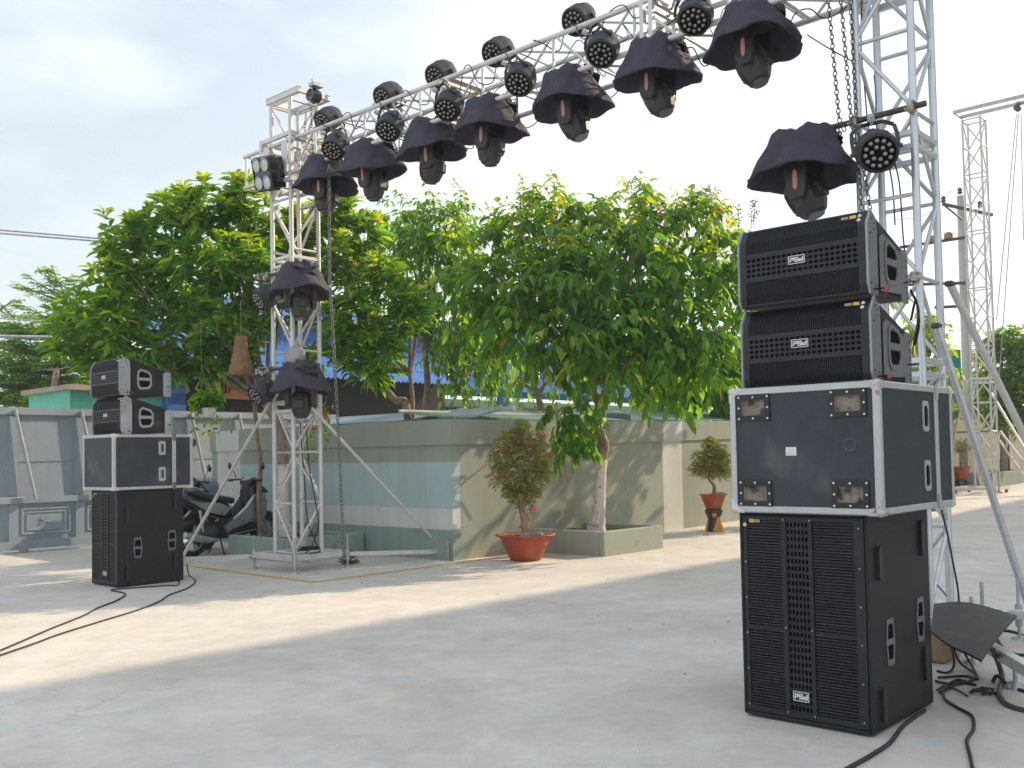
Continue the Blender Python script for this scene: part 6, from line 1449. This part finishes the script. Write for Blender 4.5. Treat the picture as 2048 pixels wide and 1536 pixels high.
# ------------------------------------------------------------------ scooters
def loft(mb, secs, n=16, mi=0):
    """secs: (x, y, z, ry, rz) ellipses across x"""
    vs = []; fs = []
    for x, y, z, ry, rz in secs:
        for j in range(n):
            a = 2*pi*j/n; ca, sa = cos(a), sin(a); vs.append((x, y+ry*math.copysign(abs(ca)**.75, ca), z+rz*math.copysign(abs(sa)**.75, sa)))
    k = len(secs)
    for i in range(k-1):
        for j in range(n): a = i*n+j; b = i*n+(j+1) % n; fs.append((a, b, b+n, a+n))
    mb.add(vs, fs, mi, True); mb.add(vs[:n], [tuple(range(n))], mi); mb.add(vs[-n:], [tuple(range(n))[::-1]], mi)
def scooter(label, loc, rz, main=SILV):
    t = thing('motor_scooter', label, 'scooter', loc, 'scooters parked by the wall', rz)
    B = lambda m, n_, mt, par=None: m.build(n_, mt, par or t, True)
    for x in (-.64, .66):
        w_ = MB(); R_ = Matrix.Rotation(R(90), 3, 'X')
        w_.lathe([(.185, -.045), (.235, -.05), (.262, -.02), (.265, 0), (.262, .02), (.235, .05), (.185, .045), (.185, -.045)], (x, 0, .265), 32, rot=R_); wo = B(w_, 'wheel', RUB)
        w_ = MB(); w_.lathe([(.190, -.03), (.175, 0), (.190, .03)], (x, 0, .265), 32, rot=R_); w_.tube([(x, -.06, .265), (x, .06, .265)], .04, 12)
        for q in range(5): a = q*2*pi/5; w_.lbox((x+.03*cos(a), 0, .265+.03*sin(a)), (x+.18*cos(a), 0, .265+.18*sin(a)), .03, .025, up=(0, 1, 0))
        B(w_, 'rim', GALV, wo)
    f = MB()   # front fender
    n = 12; vs = []
    for i in range(n+1):
        a = R(15+150*i/n)
        for yy, rr_ in ((-.075, .285), (-.05, .31), (0, .32), (.05, .31), (.075, .285)): vs.append((.66+rr_*cos(a), yy, .265+rr_*sin(a)))
    f.add(vs, [(i*5+j, i*5+j+1, (i+1)*5+j+1, (i+1)*5+j) for i in range(n) for j in range(4)], 0, True); B(f, 'front_fender', BPNT)
    f = MB(); f.tube([(.66, -.085, .265), (.50, -.085, .62)], .022, 8); f.tube([(.66, .085, .265), (.50, .085, .62)], .022, 8); f.tube([(.50, 0, .55), (.38, 0, .98)], .03, 8); B(f, 'fork', GALV)
    f = MB(); loft(f, [(.60, 0, .70, .06, .10), (.55, 0, .72, .15, .17), (.47, 0, .76, .19, .24), (.38, 0, .80, .17, .24), (.30, 0, .82, .12, .16)]); B(f, 'front_fairing', BPNT)
    f = MB(); loft(f, [(.62, 0, .66, .03, .04), (.60, 0, .68, .11, .055), (.585, 0, .69, .12, .06)]); B(f, 'headlight', CHROME)
    for s_ in (-1, 1):
        f = MB(); P = [(.50, .86), (.56, .70), (.50, .50), (.36, .34), (.05, .28), (-.16, .30), (-.22, .40), (-.02, .52), (.18, .66), (.34, .84)]
        f.prism(P, .13, .19, lambda a, b, h: V((a, s_*h, b))); B(f, 'side_fairing', main)
        f = MB(); f.prism([(.40, .42), (.30, .30), (-.14, .26), (-.18, .33), (.05, .40), (.22, .45)], .19, .215, lambda a, b, h: V((a, s_*h, b))); B(f, 'lower_fairing', BPNT)
        f = MB(); f.tube([(.30, s_*.215, .325), (-.12, s_*.215, .285)], .008, 6); B(f, 'trim_strip', CHROME)
    f = MB(); loft(f, [(.38, 0, .36, .13, .08), (.15, 0, .30, .14, .07), (-.15, 0, .30, .14, .08), (-.30, 0, .36, .13, .12)]); B(f, 'floorboard', BLK)
    f = MB(); loft(f, [(.46, 0, 1.00, .04, .05), (.42, 0, 1.02, .13, .07), (.34, 0, 1.03, .16, .06), (.28, 0, 1.00, .10, .04)]); B(f, 'handlebar_cowl', BPNT)
    f = MB(); f.prism([(.40, 1.06), (.50, .98), (.66, .86), (.60, .84), (.44, .94)], -.10, .10, lambda a, b, h: V((a, h, b))); B(f, 'visor', BPNT)
    f = MB(); f.tube(smooth([(.30, -.36, 1.04), (.34, -.2, 1.05), (.36, 0, 1.04), (.34, .2, 1.05), (.30, .36, 1.04)]), .014, 8); B(f, 'handlebar', BLK)
    for s_ in (-1, 1):
        f = MB(); f.tube([(.30, s_*.36, 1.04), (.29, s_*.26, 1.045)], .02, 10); B(f, 'grip', RUB)
        f = MB(); f.tube(smooth([(.33, s_*.24, 1.05), (.34, s_*.28, 1.15), (.32, s_*.33, 1.22)]), .006, 6); f.lathe([(.001, -.015), (.05, -.012), (.06, .0), (.05, .006), (.001, .008)], (.32, s_*.36, 1.25), 18, sx=1, sy=.65, rot=Matrix.Rotation(R(80), 3, 'Y')); B(f, 'mirror', BPNT)
    f = MB(); loft(f, [(.06, 0, .74, .05, .02), (0, 0, .76, .13, .05), (-.20, 0, .79, .15, .055), (-.42, 0, .83, .14, .06), (-.62, 0, .89, .11, .05), (-.74, 0, .91, .05, .02)]); B(f, 'seat', SEAT)
    f = MB(); loft(f, [(-.02, 0, .60, .08, .10), (-.12, 0, .62, .14, .12), (-.35, 0, .66, .17, .11), (-.58, 0, .74, .14, .09), (-.78, 0, .82, .09, .06), (-.90, 0, .86, .03, .02)]); B(f, 'tail_body', BPNT)
    for s_ in (-1, 1): f = MB(); f.prism([(-.10, .66), (-.22, .56), (-.50, .62), (-.82, .80), (-.60, .76), (-.30, .74)], .15, .178, lambda a, b, h: V((a, s_*h, b))); B(f, 'side_cover', main)
    f = MB(); loft(f, [(-.86, 0, .84, .09, .04), (-.93, 0, .84, .07, .035), (-.95, 0, .84, .02, .01)]); B(f, 'tail_light', RED)
    f = MB(); f.tube(smooth([(-.55, -.12, .93), (-.80, -.13, .99), (-.88, 0, 1.0), (-.80, .13, .99), (-.55, .12, .93)]), .012, 8); B(f, 'grab_rail', GALV)
    f = MB(); loft(f, [(-.20, 0, .34, .10, .10), (-.35, 0, .33, .13, .13), (-.55, -.05, .30, .10, .10), (-.68, -.08, .27, .07, .07)]); B(f, 'engine', STEEL)
    f = MB(); f.tube([(-.35, -.17, .22), (-.60, -.19, .25), (-.92, -.20, .33)], [.025, .05, .045], 12); B(f, 'exhaust', GALV)
    f = MB(); f.tube([(-.55, -.12, .35), (-.62, -.14, .66)], .025, 8); B(f, 'shock', CHROME)
    f = MB(); f.tube([(-.18, .14, .28), (-.10, .32, .01)], .012, 6); f.tube([(-.25, -.1, .25), (-.30, -.26, .01)], .012, 6); B(f, 'side_stand', BLK)
    f = MB(); f.prism([(-.93, .60), (-1.0, .42), (-.98, .42), (-.90, .60)], -.09, .09, lambda a, b, h: V((a, h, b))); B(f, 'rear_fender', BLK)
    return t
scooter('black and silver scooter parked nose to the wall behind the left planter', (8.70, 14.15, 0), R(8)).scale = (1.12, 1.12, 1.12)
scooter('second dark scooter with a red tail lamp mostly hidden behind the left speakers', (8.15, 14.85, 0), R(20), BPNT).scale = (1.1, 1.1, 1.1)
b_ = MB(); p = V((8.9, 15.25, .95)); b_.lathe([(.02, -.28), (.26, -.22), (.30, 0), (.26, .18), (.12, .27), (.01, .28)], p, 24, sx=.9, sy=.8); t = thing('luggage_box', 'large rounded grey luggage box standing behind the scooters', 'box', (p.x, p.y, 0)); b_.build('shell', GREYS, t)
m = MB(); m.tube([(p.x, p.y, 0), (p.x, p.y, p.z-.25)], .12, 12); m.build('stand', BLK, t)


# ------------------------------------------------------------------ humid air
hz = MB(); hz.box((45, 33, 14.0), (270, 210, 31.0)); hm = bpy.data.materials.new('humid_air'); hm.use_nodes = True; n_ = hm.node_tree.nodes; n_.remove(n_['Principled BSDF'])
pv = n_.new('ShaderNodeVolumePrincipled'); pv.inputs['Color'].default_value = (.93, .96, 1, 1); pv.inputs['Density'].default_value = .0018; pv.inputs['Anisotropy'].default_value = .35
hm.node_tree.links.new(pv.outputs[0], n_['Material Output'].inputs['Volume']); tag(hz.build('haze', hm), kind='stuff')
